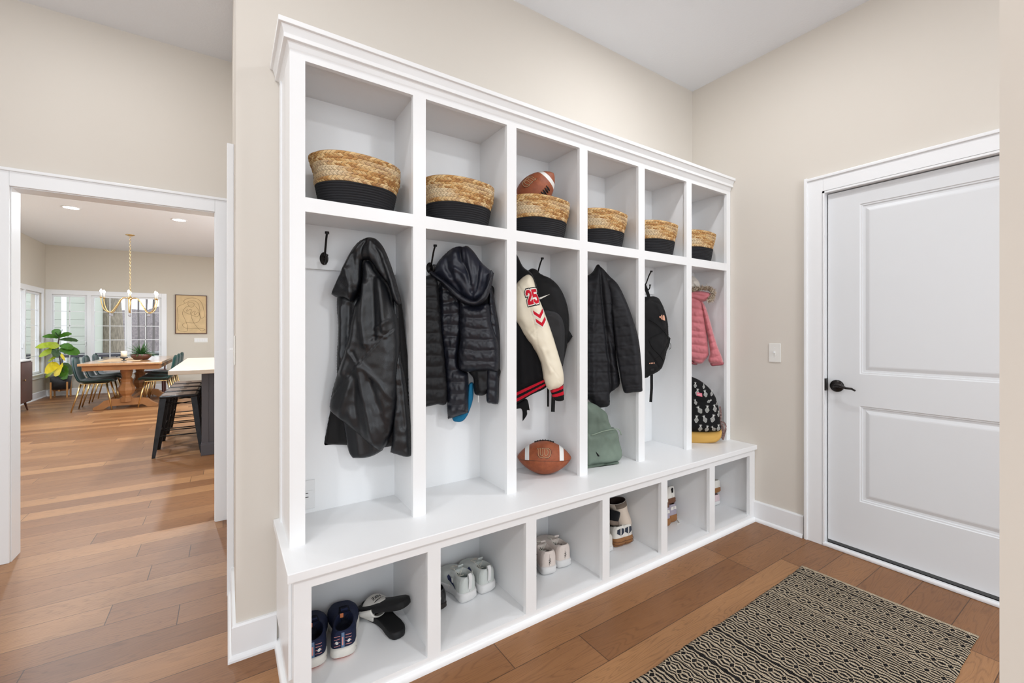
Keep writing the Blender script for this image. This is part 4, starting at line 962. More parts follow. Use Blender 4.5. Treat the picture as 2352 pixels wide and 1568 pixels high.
for (x, y, s, r) in ((748, 975, 14, 8), (800, 985, 14, -12), (850, 985, 12, 25), (735, 930, 11, 5), (795, 940, 10, 20), (760, 1090, 16, -30), (812, 1085, 15, 5), (862, 1080, 15, -10), (742, 1150, 15, 5), (795, 1150, 15, -20), (850, 1145, 16, 15), (892, 1120, 12, 5), (768, 1210, 15, 3), (812, 1215, 14, 8), (852, 1215, 13, -35), (888, 1210, 14, 5), (828, 1035, 10, 60), (735, 1040, 11, -15), (884, 1050, 10, 10)):
    white += [pine(x, y, s, R_(r))]
for w_ in white: decal('pineapple_print', zc(*D_4, w_), ppb, m_silver, pp, .0014, step=.005)
decal('pink_label', zc(*D_4, [[(743, 978), (778, 985), (780, 1008), (745, 1001)]]), ppb, M('label_pink', (226, 120, 140), .7), pp, .0024, step=.005)
decal('label_text', zc(*D_4, [[(749, 990), (773, 995), (773, 998), (749, 993)]]), ppb, m_silver, pp, .0034, step=.004)
b = MB()
for pts in ([(905, 1080), (912, 1130), (908, 1180), (920, 1220), (915, 1260)], [(910, 1180), (935, 1190), (945, 1220), (935, 1260), (925, 1300)], [(918, 1200), (930, 1240), (918, 1290)]):
    b.strip([PN.w(*PN.hit(x / 2.903 + 1340, y / 2.903 + 560), .02) for x, y in cubic(pts, 3)], .012, .002, PN.u)
b.build('side_strap', M('floral_strap', (120, 96, 92), .8, var=.8, vscale=90), pp)
b = MB(); b.tube([PN.w(*PN.hit(x / 2.903 + 1340, y / 2.903 + 560), .04) for x, y in cubic([(940, 1210), (958, 1240), (966, 1256), (955, 1262), (940, 1245)], 4)], .0012, 6); b.build('loose_cord', m_white, pp)

# ------------------------------------------------------------------ footballs
def fb_mat():
    t = NT('football_leather'); co = t.coord(); s = t.n('ShaderNodeSeparateXYZ'); t.l(co, s.inputs[0]); ax = t.math('ABSOLUTE', s.outputs[0])
    st = t.math('MULTIPLY', t.math('GREATER_THAN', ax, .078), t.math('LESS_THAN', ax, .100))
    yy = s.outputs[1]; zz_ = s.outputs[2]
    up = t.math('GREATER_THAN', zz_, -.012); st = t.math('MULTIPLY', st, up)
    n_ = t.noise(co, 40, 4, .6); c = t.ramp(n_, [(.3, lin((134, 66, 34))), (.7, lin((160, 84, 46)))])
    seam = t.math('LESS_THAN', t.math('ABSOLUTE', t.math('ADD', zz_, .014)), .0012); c = t.mix(t.math('MULTIPLY', seam, .8), c, (.02, .01, .006))
    c = t.mix(st, c, (.78, .77, .74)); t.l(c, t.b.inputs['Base Color']); t.b.inputs['Roughness'].default_value = .5
    v = t.n('ShaderNodeTexVoronoi'); t.l(co, v.inputs['Vector']); v.inputs['Scale'].default_value = 480; t.bump(t.math('SUBTRACT', v.outputs['Distance'], t.math('MULTIPLY', seam, 1.5)), .5, .0012)
    return t.m
m_fb = fb_mat(); m_lace = M('black_lace', (.015, .014, .013), .6); m_foil = M('foil_outline', (196, 168, 130), .45); m_ink = M('dark_ink', (.03, .015, .01), .6)
def fbr(x): # radius at x
    s = max(0, 1 - (abs(x) / .142) ** 1.9); return .0855 * s ** .78
def make_football():
    root = thing('football', (0, 0, 0), '', 'football')
    prof = [(max(fbr(x), .0004), x) for x in np.linspace(-.1405, .1405, 45)]
    MB().lathe(prof, (0, 0, 0), 56, 'x').build('leather_body', m_fb, root, True, True)
    b = MB(); r0 = lambda x: fbr(x) + .0018
    for dy in (-.004, .004): b.tube([(x, dy, r0(x)) for x in np.linspace(-.052, .052, 12)], .0022, 6)
    for x in np.linspace(-.048, .048, 8): b.tube([(x, -.016, r0(x) - .003), (x, -.008, r0(x) + .002), (x, .008, r0(x) + .002), (x, .016, r0(x) - .003)], .0028, 6)
    b.build('lacing', m_lace, root, True, True)
    # outlined W on the side panel, facing -y
    def side(u, v, off):  # u along x, v up the side; point on the surface
        r = fbr(u); a = v / .085; return Vector((u, -r * math.cos(a) - off * math.cos(a), r * math.sin(a) + off * math.sin(a)))
    W = [(-.034, .050), (-.020, .050), (-.0195, .046), (-.023, .044), (-.023, .012), (-.018, .002), (-.012, .002), (-.009, .010), (-.009, .044), (-.0125, .046), (-.012, .050), (.005, .050), (.005, .046), (.001, .044), (.001, .012), (.006, .002), (.012, .002), (.019, .012), (.021, .026), (.018, .040), (.012, .045), (.012, .050), (.022, .050), (.033, .040), (.036, .024), (.030, .002), (.020, -.009), (.008, -.011), (-.004, -.004), (-.014, -.011), (-.026, -.007), (-.034, .006), (-.034, .044), (-.038, .046), (-.038, .050), (-.034, .050)]
    W = [(x * .92, y * .82 + .010) for x, y in W]
    b = MB(); b.tube([side(x, y, .0007) for x, y in W], .00115, 6); b.build('logo_outline', m_foil, root, True, True)
    b = MB(); b.tube([side(x * 1.10, (y - .025) * 1.10 + .025, .0004) for x, y in W], .0008, 5); b.build('logo_dark_line', m_ink, root, True, True)  # wider copy of the logo outline in dark ink
    return root
fb = make_football()
def orient(o, loc, xdir, up):
    x = Vector(xdir).normalized(); z = (Vector(up) - x * Vector(up).dot(x)).normalized(); y = z.cross(x)
    o.matrix_world = Matrix(((x.x, y.x, z.x, loc[0]), (x.y, y.y, z.y, loc[1]), (x.z, y.z, z.z, loc[2]), (0, 0, 0, 1)))
orient(fb, (1.392, 1.795, .499 + .0852), (math.cos(R_(-37)), math.sin(R_(-37)), 0), (0.14, .18, 1)); fb['label'] = 'brown football with white stripes lying on the bench in the third bay'; fb['group'] = 'footballs'
f2 = copy_tree(fb); orient(f2, (1.330, 1.800, 1.965), (-.52, .34, -.62), (-.09, -.9, -.42)); f2['label'] = 'brown football standing out of the basket in the third upper cubby'; f2['group'] = 'footballs'
# ================================================================== shoes in the cubbies
FZ = .0455
def sw(s):   # half width of the sole along its length, s = 0 heel .. 1 toe
    pts = [(0, .0), (.002, .0065), (.006, .012), (.014, .0175), (.03, .0235), (.055, .028), (.10, .0325), (.20, .0345), (.35, .0325), (.5, .035), (.62, .042), (.74, .0465), (.84, .0445), (.92, .036), (.97, .024), (.992, .012), (1, .0)]
    return float(np.interp(s, [p[0] for p in pts], [p[1] for p in pts]))
def bend(s): return .010 * math.sin(math.pi * min(1, s * 1.05)) * (1 if True else 0)
def hm(pts, s): return float(np.interp(s, [p[0] for p in pts], [p[1] for p in pts]))
def make_shoe(name, label, m_up, m_sole, m_in, m_lace, L=.285, W=1.24, sole=.030, collar=.088, heel=.098, mid=.082, toe=.050, side=1, laces=True, m_bot=None, flare=1.07, tab=None, bow=True, tabw=.008, opn=.50, tongue=True, wave=0.0):
    root = thing(name, (0, 0, 0), label, 'shoe')
    # sole: layered outline sweep
    n = 64; out = []
    ss = [.5 - .5 * math.cos(math.pi * k / (n // 2)) for k in range(n // 2 + 1)]
    ring = [(sw(s), s) for s in ss] + [(-sw(s), s) for s in ss[-2:0:-1]]
    layers = [(0.0, .90), (.004, .97), (sole * .35, flare * 1.0), (sole * .62, flare * .975), (sole * .8, flare * .99), (sole, flare * .955), (sole + .001, flare * .86)]
    V = []; F = []; mi = []; m_ = len(ring)
    for li, (z, k) in enumerate(layers):
        for x, s in ring:
            lift = .012 * max(0, (s - .78) / .22) ** 2 + .006 * max(0, (.10 - s) / .10) ** 2
            th = 1.0 + .18 * (1 - s)
            V.append((side * (x * W * k + bend(s)), (s - .5) * k ** .5 * L + .5 * L, z * th + lift * (1 if z < sole * .9 else .7) + wave * math.sin(s * 38) * (1 if 0 < li < 3 else 0)))
    for li in range(len(layers) - 1):
        for i in range(m_): F.append((li * m_ + i, li * m_ + (i + 1) % m_, (li + 1) * m_ + (i + 1) % m_, (li + 1) * m_ + i)); mi.append(1 if li < 1 else 0)
    F.append(tuple(range(m_ - 1, -1, -1))); mi.append(1); F.append(tuple((len(layers) - 1) * m_ + i for i in range(m_))); mi.append(0)
    o = mesh('sole', V, F, [m_sole, m_bot or m_sole], root, True, mi, local=True); fixn(o)
    # upper: arch swept heel to toe with a sunken opening
    H = [(0, heel * .86), (.03, heel), (.10, heel * .97), (.22, collar), (.36, collar * .97), (.45, mid * 1.04), (.55, mid * .94), (.70, toe * 1.18), (.82, toe), (.93, toe * .78), (1.0, toe * .42)]
    nu, nv = 104, 96; V = []; F = []; mi = []
    Hs = lambda s: hm(H, s)
    wc = .034 * W
    def P(s, v):
        a = v * math.pi / 2; w = max(sw(s), .0004) * W * 1.035; h = Hs(s)
        box = max(0, min(1, (.56 - s) / .16)); ex = .62 - .20 * box; ez = .60 - .26 * box
        x = w * math.copysign(abs(math.sin(a)) ** ex, a) * (1 - .13 * abs(math.cos(a)) ** 1.5 * box); z = h * (abs(math.cos(a)) ** ez)
        e = ((s - opn * .52) / (opn * .455)) ** 2 + (x / (.80 * wc)) ** 2
        k = max(0, min(1, (1.0 - e) / .30)); k = k * k * (3 - 2 * k)
        if e < 1.5: z = z + (h * .99 - z) * .8 * max(0, min(1, (1.5 - e) / .5)) * max(0, 1 - abs(v) ** 5) * min(1, s / .03)
        z = z * (1 - k) + k * (.014 + h * .10)
        lift = .010 * max(0, (s - .78) / .22) ** 2
        return (side * (x + bend(s)), s * L * .985 + .003, sole * (1 + .18 * (1 - s)) - .003 + z + lift), k
    for i in range(nu + 1):
        s = .5 - .5 * math.cos(math.pi * (i / nu))
        for j in range(nv + 1):
            p, kk = P(s, -1 + 2 * j / nv); V.append(p)
    kk_ = []
    for i in range(nu):
        s = .5 - .5 * math.cos(math.pi * ((i + .5) / nu))
        for j in range(nv):
            F.append((i * (nv + 1) + j, i * (nv + 1) + j + 1, (i + 1) * (nv + 1) + j + 1, (i + 1) * (nv + 1) + j)); mi.append(1 if P(s, -1 + 2 * (j + .5) / nv)[1] > .62 else 0)
    up = mesh('upper', V, F, [m_up, m_in], root, True, mi, local=True); fixn(up)
    bv = BVHTree.FromPolygons(V, F)
    def on(s, x, off=.002):
        h_ = bv.ray_cast(Vector((side * (x + bend(s)), s * L, .4)), Vector((0, 0, -1)), .5); z = h_[0].z if h_[0] is not None else .05
        return Vector((side * (x + bend(s)), s * L, z + off))
    root['_on'] = 0; del root['_on']
    if tongue:
        b = MB(); pts = [on(.66, 0, .001), on(.58, 0, .003), Vector((side * bend(.5), .50 * L, sole + mid + .004)), Vector((side * bend(.42), .425 * L, sole + collar + .010)), Vector((side * bend(.38), .385 * L, sole + collar + .022))]
        b.strip(cubic(pts, 4), [.026] * 17, .006, (1, 0, 0)); b.build('tongue', m_up, root, False, True)
    if laces:
        b = MB()
        for k in range(5):
            s = .66 - k * .045
            b.tube([on(s, -.017 - .001 * k, .001), on(s - .012, -.006, .006), on(s - .022, .008, .006), on(s - .03, .018 + .001 * k, .001)], .0022, 6)
            b.tube([on(s, .017 + .001 * k, .001), on(s - .012, .006, .005), on(s - .022, -.008, .005), on(s - .03, -.018 - .001 * k, .001)], .0022, 6)
        if bow:
            q = on(.44, 0, .010)
            for sx in (-1, 1):
                b.tube(cubic([q, q + Vector((sx * .018, .006, .016)), q + Vector((sx * .040, -.004, .010)), q + Vector((sx * .044, -.016, -.006)), q + Vector((sx * .024, -.008, .002)), q], 4), .0020, 6)
                b.tube(cubic([q, q + Vector((sx * .02, .012, .004)), q + Vector((sx * .042, .02, -.018)), q + Vector((sx * .050, .012, -.042))], 4), .0020, 6)
        b.build('laces', m_lace, root, True, True)
    if tab:
        b = MB(); hz = sole * 1.15 + heel
        b.strip(cubic([(side * bend(.02), .030 * L + .004, hz - .010), (side * bend(.02), .004, hz + .012), (side * bend(.02), -.006, hz - .004), (side * bend(.02), -.004, hz - .034), (side * bend(.02), .001, sole * 1.15 + .018)], 4), tabw * 1.6, .003, (1, 0, 0)); b.build('heel_tab', tab, root, False, True)
    return root, bv
def patch(bv, name, polys, m, parent, origin, direction, off=.0012, step=.006):
    """artwork projected on the shoe along a local direction; polys in the plane (side axis, up) through origin"""
    d = Vector(direction).normalized(); up = Vector((0, 0, 1)); sx = up.cross(d) * -1; sx.normalize(); V = []; F = []
    for poly in polys:
        pts = [Vector(p) for p in poly]; bd = resample(pts, step); nb = len(bd)
        if nb < 3: continue
        B = np.array([(q.x, q.y) for q in bd]); gx = np.arange(B[:, 0].min(), B[:, 0].max(), step); gy = np.arange(B[:, 1].min(), B[:, 1].max(), step)
        G = np.array([(a, b_) for a in gx for b_ in gy]) if len(gx) and len(gy) else np.zeros((0, 2))
        if len(G): G = G[inside(G, B)]
        if len(G): G = G[polydist(G, B, True) > step * .4]
        vv, ee, ff, *_ = delaunay_2d_cdt([Vector(p) for p in B.tolist() + G.tolist()], [(i, (i + 1) % nb) for i in range(nb)], [list(range(nb))], 1, 1e-7)
        n0 = len(V); last = None
        for q in vv:
            st = Vector(origin) + sx * q.x + up * q.y - d * .3; h_ = bv.ray_cast(st, d, .6)
            if h_[0] is not None: last = h_[3]
            V.append(st + d * ((last or .3) - off))
        F += [tuple(i + n0 for i in t) for t in ff]
    o = mesh(name, V, F, m, parent, True, local=True); fixn(o); return o
def put(o, x, y, az, z=FZ, tilt=0.0, roll=0.0, pitch=0.0):
    """az = heading of the toe measured from +Y toward +X"""
    o.location = (x, y, z); o.rotation_euler = (R_(pitch), R_(roll), -R_(az)); return o
def fabric(name, c, rough=.8, ns=500, st=.5, **k): return M(name, c, rough, 0, .3, ns, st, .001, **k)
m_navy = fabric('navy_knit', (26, 34, 62)); m_navyd = fabric('navy_lining', (16, 20, 34)); m_foam = fabric('white_midsole', (226, 222, 214), .55, 90, .15, var=.06, vscale=30)
m_orange = fabric('orange_rubber', (214, 120, 92), .6); m_olive = fabric('olive_insole', (74, 78, 52)); m_coral = M('coral_trim', (222, 150, 140), .6); m_slate = M('slate_tab', (90, 118, 150), .5)
m_mesh = fabric('pale_grey_mesh', (206, 210, 206), .75, 700, .8); m_wsole = fabric('white_foam', (222, 221, 220), .6, 60, .15); m_grey_in = fabric('grey_lining', (120, 130, 126)); m_wlace = M('white_lace', (226, 222, 212), .8)
m_ind = M('indigo_outline', (52, 60, 96), .5); m_cream_up = fabric('cream_mesh', (222, 210, 202), .75, 260, 1.0); m_dark_in = fabric('dark_lining', (48, 34, 30)); m_brown = fabric('brown_leather', (112, 76, 56), .5, 200, .2); m_dsole = fabric('dark_sole', (44, 40, 38), .6)
m_wleather = fabric('white_leather', (226, 222, 214), .5, 160, .15); m_gum = fabric('gum_sole', (150, 104, 64), .6, 200, .2); m_blacks = fabric('black_foam', (30, 30, 31), .65, 300, .4); m_blackp = M('black_patent', (20, 20, 21), .25); m_taupe = fabric('taupe_suede', (122, 108, 96), .8); m_lav = fabric('lavender_grey_suede', (168, 160, 172), .8)
m_bone = fabric('bone_leather', (214, 198, 182), .6, 200, .2)
shoes = {}
# navy pair
nv1, bv = make_shoe('sneaker', 'navy running shoe with coral lines, right one of its pair, first cubby', m_navy, m_foam, m_navyd, m_navyd, heel=.066, collar=.066, mid=.060, toe=.044, sole=.034, m_bot=m_orange, flare=1.11, bow=False)
lines = []
for k, z in enumerate((.056, .068, .080, .090)):
    lines.append(stroke([(-.030, z - .006), (-.012, z - .001), (-.009, z - .001)], .0016)); lines.append(stroke([(.009, z - .001), (.012, z - .001), (.030, z - .006)], .0016))
patch(bv, 'coral_stripes', lines, m_coral, nv1, (.002, 0, 0), (0, 1, 0), step=.004)
patch(bv, 'heel_strip', [[(-.0055, .046), (.0055, .046), (.005, .098), (-.005, .098)]], m_slate, nv1, (.002, 0, 0), (0, 1, 0), .0018)
patch(bv, 'coral_lettering', [stroke([(-.001, .055), (-.001, .085)], .004)], m_coral, nv1, (.002, 0, 0), (0, 1, 0), .0026)
patch(bv, 'reflective_oval', [[(-.026, .062), (-.022, .059), (-.017, .060), (-.015, .064), (-.017, .069), (-.022, .071), (-.026, .068)]], m_silver, nv1, (.002, 0, 0), (0, 1, 0), .0016, .004)
patch(bv, 'reflective_oval', [[(.026, .062), (.022, .059), (.017, .060), (.015, .064), (.017, .069), (.022, .071), (.026, .068)]], m_silver, nv1, (.002, 0, 0), (0, 1, 0), .0016, .004)
MB().box(-.006, .006, .124, .127, .083, .099, .001).build('orange_label', M('orange_label', (236, 140, 90), .6), nv1, False, True)
b = MB()
for k in range(7): b.strip([(.0480 + k * .0004, .028 + k * .0055, .020), (.0470 + k * .0004, .031 + k * .0055, .036)], .0022, .0012, (0, 1, 0))
b.build('sole_ticks', m_navyd, nv1, False, True)
put(nv1, .352, 1.650, 11); nv1['group'] = 'navy running shoes'
nv2 = copy_tree(nv1); nv2.location = (.252, 1.655, FZ); nv2.rotation_euler = (0, 0, -R_(6)); nv2['label'] = 'navy running shoe half hidden by the left post, first cubby'
# slide sandals
def make_slide(label):
    root = thing('slide_sandal', (0, 0, 0), label, 'sandal')
    n = 60; ss = [.5 - .5 * math.cos(math.pi * k / 30) for k in range(31)]; ring = [(sw(s) * 1.06, s) for s in ss] + [(-sw(s) * 1.06, s) for s in ss[-2:0:-1]]; m_ = len(ring); V = []; F = []
    for z, k in ((0, .93), (.004, .99), (.014, 1.0), (.023, .985), (.026, .95), (.0245, .89), (.0215, .80), (.0205, .4)):
        for x, s in ring: V.append((x * k + bend(s), (.5 + (s - .5) * k) * .285, z + (.010 if z > .01 else 0) * max(0, (.4 - s)) + .008 * max(0, (s - .8) / .2) ** 2))
    for li in range(7):
        for i in range(m_): F.append((li * m_ + i, li * m_ + (i + 1) % m_, (li + 1) * m_ + (i + 1) % m_, (li + 1) * m_ + i))
    F.append(tuple(range(m_ - 1, -1, -1))); F.append(tuple(7 * m_ + i for i in range(m_)))
    fixn(mesh('footbed', V, F, m_blacks, root, True, local=True))
    nu, nv = 28, 14; V = []; F = []
    def S(a, v, off=0):
        s = .50 + .30 * v + .02 * math.sin(a); w = (sw(min(.95, s)) * 1.06 + .003 + off) ; x = -w * math.cos(a); z = .012 + (.066 - .012 * v + off) * math.sin(a) ** .75 if 0 < a < math.pi else .012
        return Vector((x + bend(s), s * .285 - .012 * (1 - math.sin(a)) * (1 - 2 * v) * -1, z))
    for off in (0, .006):
        for i in range(nu + 1):
            for j in range(nv + 1): V.append(S(math.pi * i / nu, j / nv, off))
    q = (nu + 1) * (nv + 1)
    for i in range(nu):
        for j in range(nv):
            a = i * (nv + 1) + j; F += [(a, a + 1, a + nv + 2, a + nv + 1), (q + a, q + a + nv + 1, q + a + nv + 2, q + a + 1)]
    for i in range(nu):
        for j in (0, nv): a = i * (nv + 1) + j; F.append((a, a + nv + 1, q + a + nv + 1, q + a))
    for i in (0, nu):
        for j in range(nv): a = i * (nv + 1) + j; F.append((a, a + 1, q + a + 1, q + a))
    fixn(mesh('strap', V, F, m_wleather, root, True, local=True))
    # word and curved tick across the strap top
    VT, polys = letters('NIKE', (-.5, -.5), 1, 1, .18, 0, .02)
    V = []
    for u, v in VT:
        a = math.pi / 2 - u * .66; V.append(S(a, .60 - v * .26, .0072))
    mesh('strap_lettering', V, polys, m_blackf, root, False, local=True)
    tick = [(-.95, .20), (-.70, .40), (-.2, .30), (.95, -.35), (-.1, .02), (-.62, .10)]
    bd = resample([Vector(p) for p in tick], .08); vv, ee, ff, *_ = delaunay_2d_cdt([p for p in bd], [(i, (i + 1) % len(bd)) for i in range(len(bd))], [list(range(len(bd)))], 1, 1e-7)
    mesh('strap_tick', [S(math.pi / 2 + q.x * .62, .36 - q.y * .22 - .02, .0070) for q in vv], [tuple(t) for t in ff], m_blackf, root, False, local=True)
    return root
sl1 = make_slide('black slide sandal with a wide white strap, lying flat in the first cubby'); put(sl1, .565, 1.640, -12); sl1['group'] = 'slide sandals'
sl2 = copy_tree(sl1); sl2['label'] = 'black slide sandal turned sole up, tucked through the strap of the other'; sl2.location = (.606, 1.680, FZ + .120); sl2.rotation_euler = (R_(20), R_(180), -R_(-30))
for c in sl2.children:
    if c.name.startswith('strap'): c.scale = (1, 1, .62)
# second cubby: pale grey runners, black shoe
gr1, bv = make_shoe('sneaker', 'pale grey running shoe, left of the pair in the second cubby', m_mesh, m_wsole, m_grey_in, m_wlace, heel=.072, collar=.066, mid=.062, toe=.046, sole=.038, flare=1.13, tab=m_wsole, tabw=.010, wave=.0012)
outl = stroke([(-.010, .092), (-.035, .052), (-.030, .052), (.012, .078), (.008, .088), (-.010, .092)], .0022)
patch(bv, 'side_outline', [stroke([(.155, .083), (.135, .080), (.075, .048), (.078, .046), (.150, .064), (.160, .076), (.155, .083)], .0022)], m_ind, gr1, (0, 0, 0), (-1, 0, 0), .0016, .004)
patch(bv, 'side_outline', [stroke([(-.155, .083), (-.135, .080), (-.075, .048), (-.078, .046), (-.150, .064), (-.160, .076), (-.155, .083)], .0022)], m_ind, gr1, (0, 0, 0), (1, 0, 0), .0016, .004)
put(gr1, .896, 1.690, -6); gr1['group'] = 'pale grey running shoes'
gr2 = copy_tree(gr1); gr2['label'] = 'pale grey running shoe, right of the pair in the second cubby'; gr2.location = (1.000, 1.700, FZ); gr2.rotation_euler = (0, 0, R_(4))
b = MB(); b.tube(cubic([gr1.matrix_world.translation + Vector(q) for q in ((-.045 + .0, .10, .085), (-.052, .07, .075), (-.056, .05, .04), (-.052, .035, .004))], 4), .0022, 6)
for q in b.v: q -= Vector(gr1.location)
bk1, bv = make_shoe('shoe', 'black strapped shoe at the left edge of the second cubby', m_blackp, m_dsole, m_blacks, m_blackp, heel=.058, collar=.054, mid=.05, toe=.04, sole=.022, laces=False, L=.26, tongue=False)
MB().strip(cubic([(-.034, .10, .040), (-.026, .10, .072), (0, .10, .082), (.028, .10, .074), (.036, .10, .040)], 4), .018, .003, (0, 1, 0)).build('instep_strap', m_blackp, bk1, False, True)
patch(bv, 'heel_patch', [[(-.012, .050), (.012, .050), (.013, .060), (0, .066), (-.013, .060)]], m_wleather, bk1, (.001, 0, 0), (0, 1, 0), .0016, .005)
put(bk1, .752, 1.705, 4)
# third cubby: cream dotted pair, brown shoe
cr1, bv = make_shoe('sneaker', 'pinkish cream sneaker with black tick, left of its pair, third cubby', m_cream_up, m_wsole, m_dark_in, m_wlace, heel=.080, collar=.066, mid=.062, toe=.044, sole=.034, flare=1.10)
tick2 = [(.200, .052), (.150, .046), (.070, .078), (.140, .060), (.190, .066)]
patch(bv, 'side_tick', [tick2], m_blackf, cr1, (0, 0, 0), (-1, 0, 0), .0016, .005); patch(bv, 'side_tick', [[(-x, z) for x, z in tick2]], m_blackf, cr1, (0, 0, 0), (1, 0, 0), .0016, .005)
patch(bv, 'heel_scribble', [stroke([(-.004, .056), (.003, .062), (-.003, .068), (.004, .072), (-.002, .080), (.003, .086)], .0022), stroke([(-.006, .064), (.006, .070)], .0018), stroke([(-.006, .076), (.005, .080)], .0018)], m_blackf, cr1, (.001, 0, 0), (0, 1, 0), .0018, .003)
b = MB(); b.strip([(-.0475, .10, .016), (-.0465, .06, .020)], .010, .001, (0, 0, 1)); b.build('sole_slash', m_blackf, cr1, False, True)
put(cr1, 1.322, 1.660, 14); cr1['group'] = 'cream dotted sneakers'
cr2 = copy_tree(cr1); cr2['label'] = 'whitish sneaker with black heel scribble, right of its pair, third cubby'; cr2.location = (1.432, 1.668, FZ); cr2.rotation_euler = (0, 0, -R_(8))
br1, bv = make_shoe('shoe', 'brown leather shoe heel at the left edge of the third cubby', m_brown, m_dsole, m_dark_in, m_brown, heel=.056, collar=.052, mid=.05, toe=.04, sole=.026, L=.25, laces=False)
put(br1, 1.215, 1.668, 2)
# fourth cubby: white and gum pair, high-top boot, black shoe, white one at the left edge
gm1, bv = make_shoe('sneaker', 'white sneaker with layered gum sole and dark heel, front of pair, fourth cubby', m_wleather, m_gum, m_dark_in, m_wlace, heel=.070, collar=.058, mid=.056, toe=.044, sole=.040, flare=1.09, L=.26)
patch(bv, 'heel_panel', [[(-.026, .078), (-.018, .074), (-.008, .068), (0, .067), (.008, .068), (.018, .074), (.026, .078), (.024, .098), (.010, .104), (-.010, .104), (-.024, .098)]], fabric('dark_blue_suede', (52, 58, 70)), gm1, (.001, 0, 0), (0, 1, 0), .0020, .005)
gmb = MB()
for zz_, gr in ((.016, 1), (.028, 1)):
    gmb.tube([((sw(s) * 1.40) * sx + bend(s), (s - .5) * 1.06 * .26 + .13, zz_ * (1 + .18 * (1 - s))) for sx, s in [(1, .30), (1, .18), (1, .08), (1, .03), (1, .01), (-1, .01), (-1, .03), (-1, .08), (-1, .18), (-1, .30)]], .0013, 6)
gmb.build('sole_groove', m_brown, gm1, True, True)
put(gm1, 1.828, 1.660, 6); gm1['group'] = 'white gum-soled sneakers'
gm2 = copy_tree(gm1); gm2['label'] = 'white sneaker with layered gum sole, against the right side of the fourth cubby'; gm2.location = (1.914, 1.655, FZ); gm2.rotation_euler = (0, 0, -R_(4))
wl, bv = make_shoe('sneaker', 'white low shoe at the left edge of the fourth cubby', m_wleather, m_wsole, m_grey_in, m_wlace, heel=.07, collar=.062, mid=.056, toe=.044, sole=.026, L=.24)
put(wl, 1.722, 1.650, 4)
def make_boot(label):
    root = thing('high_top_boot', (0, 0, 0), label, 'boot')
    sections = [(.0, .045, .115, 0), (.03, .047, .118, 0), (.07, .044, .105, -.004), (.11, .042, .080, -.012), (.16, .045, .078, -.014), (.205, .049, .080, -.012)]
    V = []; F = []; n = 32; mi = []
    full = [(z, a, b_, c) for z, a, b_, c in sections]
    full += [(.207, .046, .077, -.012), (.198, .042, .072, -.012), (.12, .036, .066, -.012)]
    for z, a, b_, c in full:
        for k in range(n):
            t = 2 * math.pi * k / n; V.append((a * math.cos(t), .08 + c + b_ * .62 * math.sin(t) + (max(0, .07 - z) * 1.0 * max(0, math.sin(t)) ** 2), z + .03))
    for i in range(len(full) - 1):
        for k in range(n):
            F.append((i * n + k, i * n + (k + 1) % n, (i + 1) * n + (k + 1) % n, (i + 1) * n + k)); z = (full[i][0] + full[i + 1][0]) / 2
            mi.append(2 if i >= 6 else 3 if i == 5 else (1 if .1 < z < .19 and math.cos(2 * math.pi * k / n) > -.9 and i == 4 else 0))
    F.append(tuple((len(full) - 1) * n + k for k in range(n))); mi.append(2)
    mesh('boot_shaft', V, F, [m_bone, m_taupe, m_dark_in, m_wleather], root, True, mi, local=True)
    MB().lathe([(.046, 0), (.048, .006), (.047, .026), (.042, .031)], (0, 0, 0), 28).build('sole', m_taupe, root, True, True)
    o = root.children[-1]; 
    for c in root.children:
        if c.name.startswith('sole'): c.scale = (.95, 1.55, 1); c.location = (0, .085, 0)
    return root
bt = make_boot('bone and taupe high-top boot with dark lining behind the gum-soled sneakers'); put(bt, 1.905, 1.650, 0, FZ + .085); bt.rotation_euler = (R_(-8), R_(-10), 0); bt.scale = (1.12, 1.12, .64)
kn, bv = make_shoe('shoe', 'black woolly shoe lying on the gum-soled sneakers in the fourth cubby', m_wool, m_taupe, m_dark_in, m_wool, heel=.06, collar=.055, mid=.055, toe=.045, sole=.022, L=.24, laces=False)
put(kn, 1.812, 1.680, 0, .155); kn.rotation_euler = (R_(8), R_(24), R_(22))
# fifth cubby: stacked white / lavender gum soled pair
lv1, bv = make_shoe('sneaker', 'lavender and white gum-soled sneaker, right lower one in the fifth cubby', m_lav, m_gum, m_dark_in, m_wlace, heel=.072, collar=.062, mid=.056, toe=.044, sole=.040, L=.25)
patch(bv, 'heel_panel', [[(-.026, .082), (0, .088), (.026, .082), (.024, .100), (.010, .106), (-.010, .106), (-.024, .100)]], m_wleather, lv1, (.001, 0, 0), (0, 1, 0), .0020, .005)
put(lv1, 2.352, 1.690, 3); lv1['group'] = 'lavender gum-soled sneakers'
lv2 = copy_tree(lv1); lv2['label'] = 'lavender and white gum-soled sneaker, left lower one in the fifth cubby'; lv2.location = (2.250, 1.672, FZ)
bw1, bv = make_shoe('sneaker', 'white sneaker with brown and black trim, stacked right in the fifth cubby', m_wleather, m_brown, m_blacks, m_wlace, heel=.078, collar=.06, mid=.056, toe=.044, sole=.032, L=.25)
patch(bv, 'heel_panel', [[(-.007, .074), (.007, .074), (.010, .098), (.004, .103), (-.004, .103), (-.010, .098)]], m_blackf, bw1, (.001, 0, 0), (0, 1, 0), .0024, .005)
put(bw1, 2.340, 1.700, 3, FZ + .112, pitch=-3); bw1['group'] = 'white and brown sneakers'
bw2 = copy_tree(bw1); bw2['label'] = 'white sneaker with brown trim, stacked left in the fifth cubby'; bw2.location = (2.250, 1.682, FZ + .104)
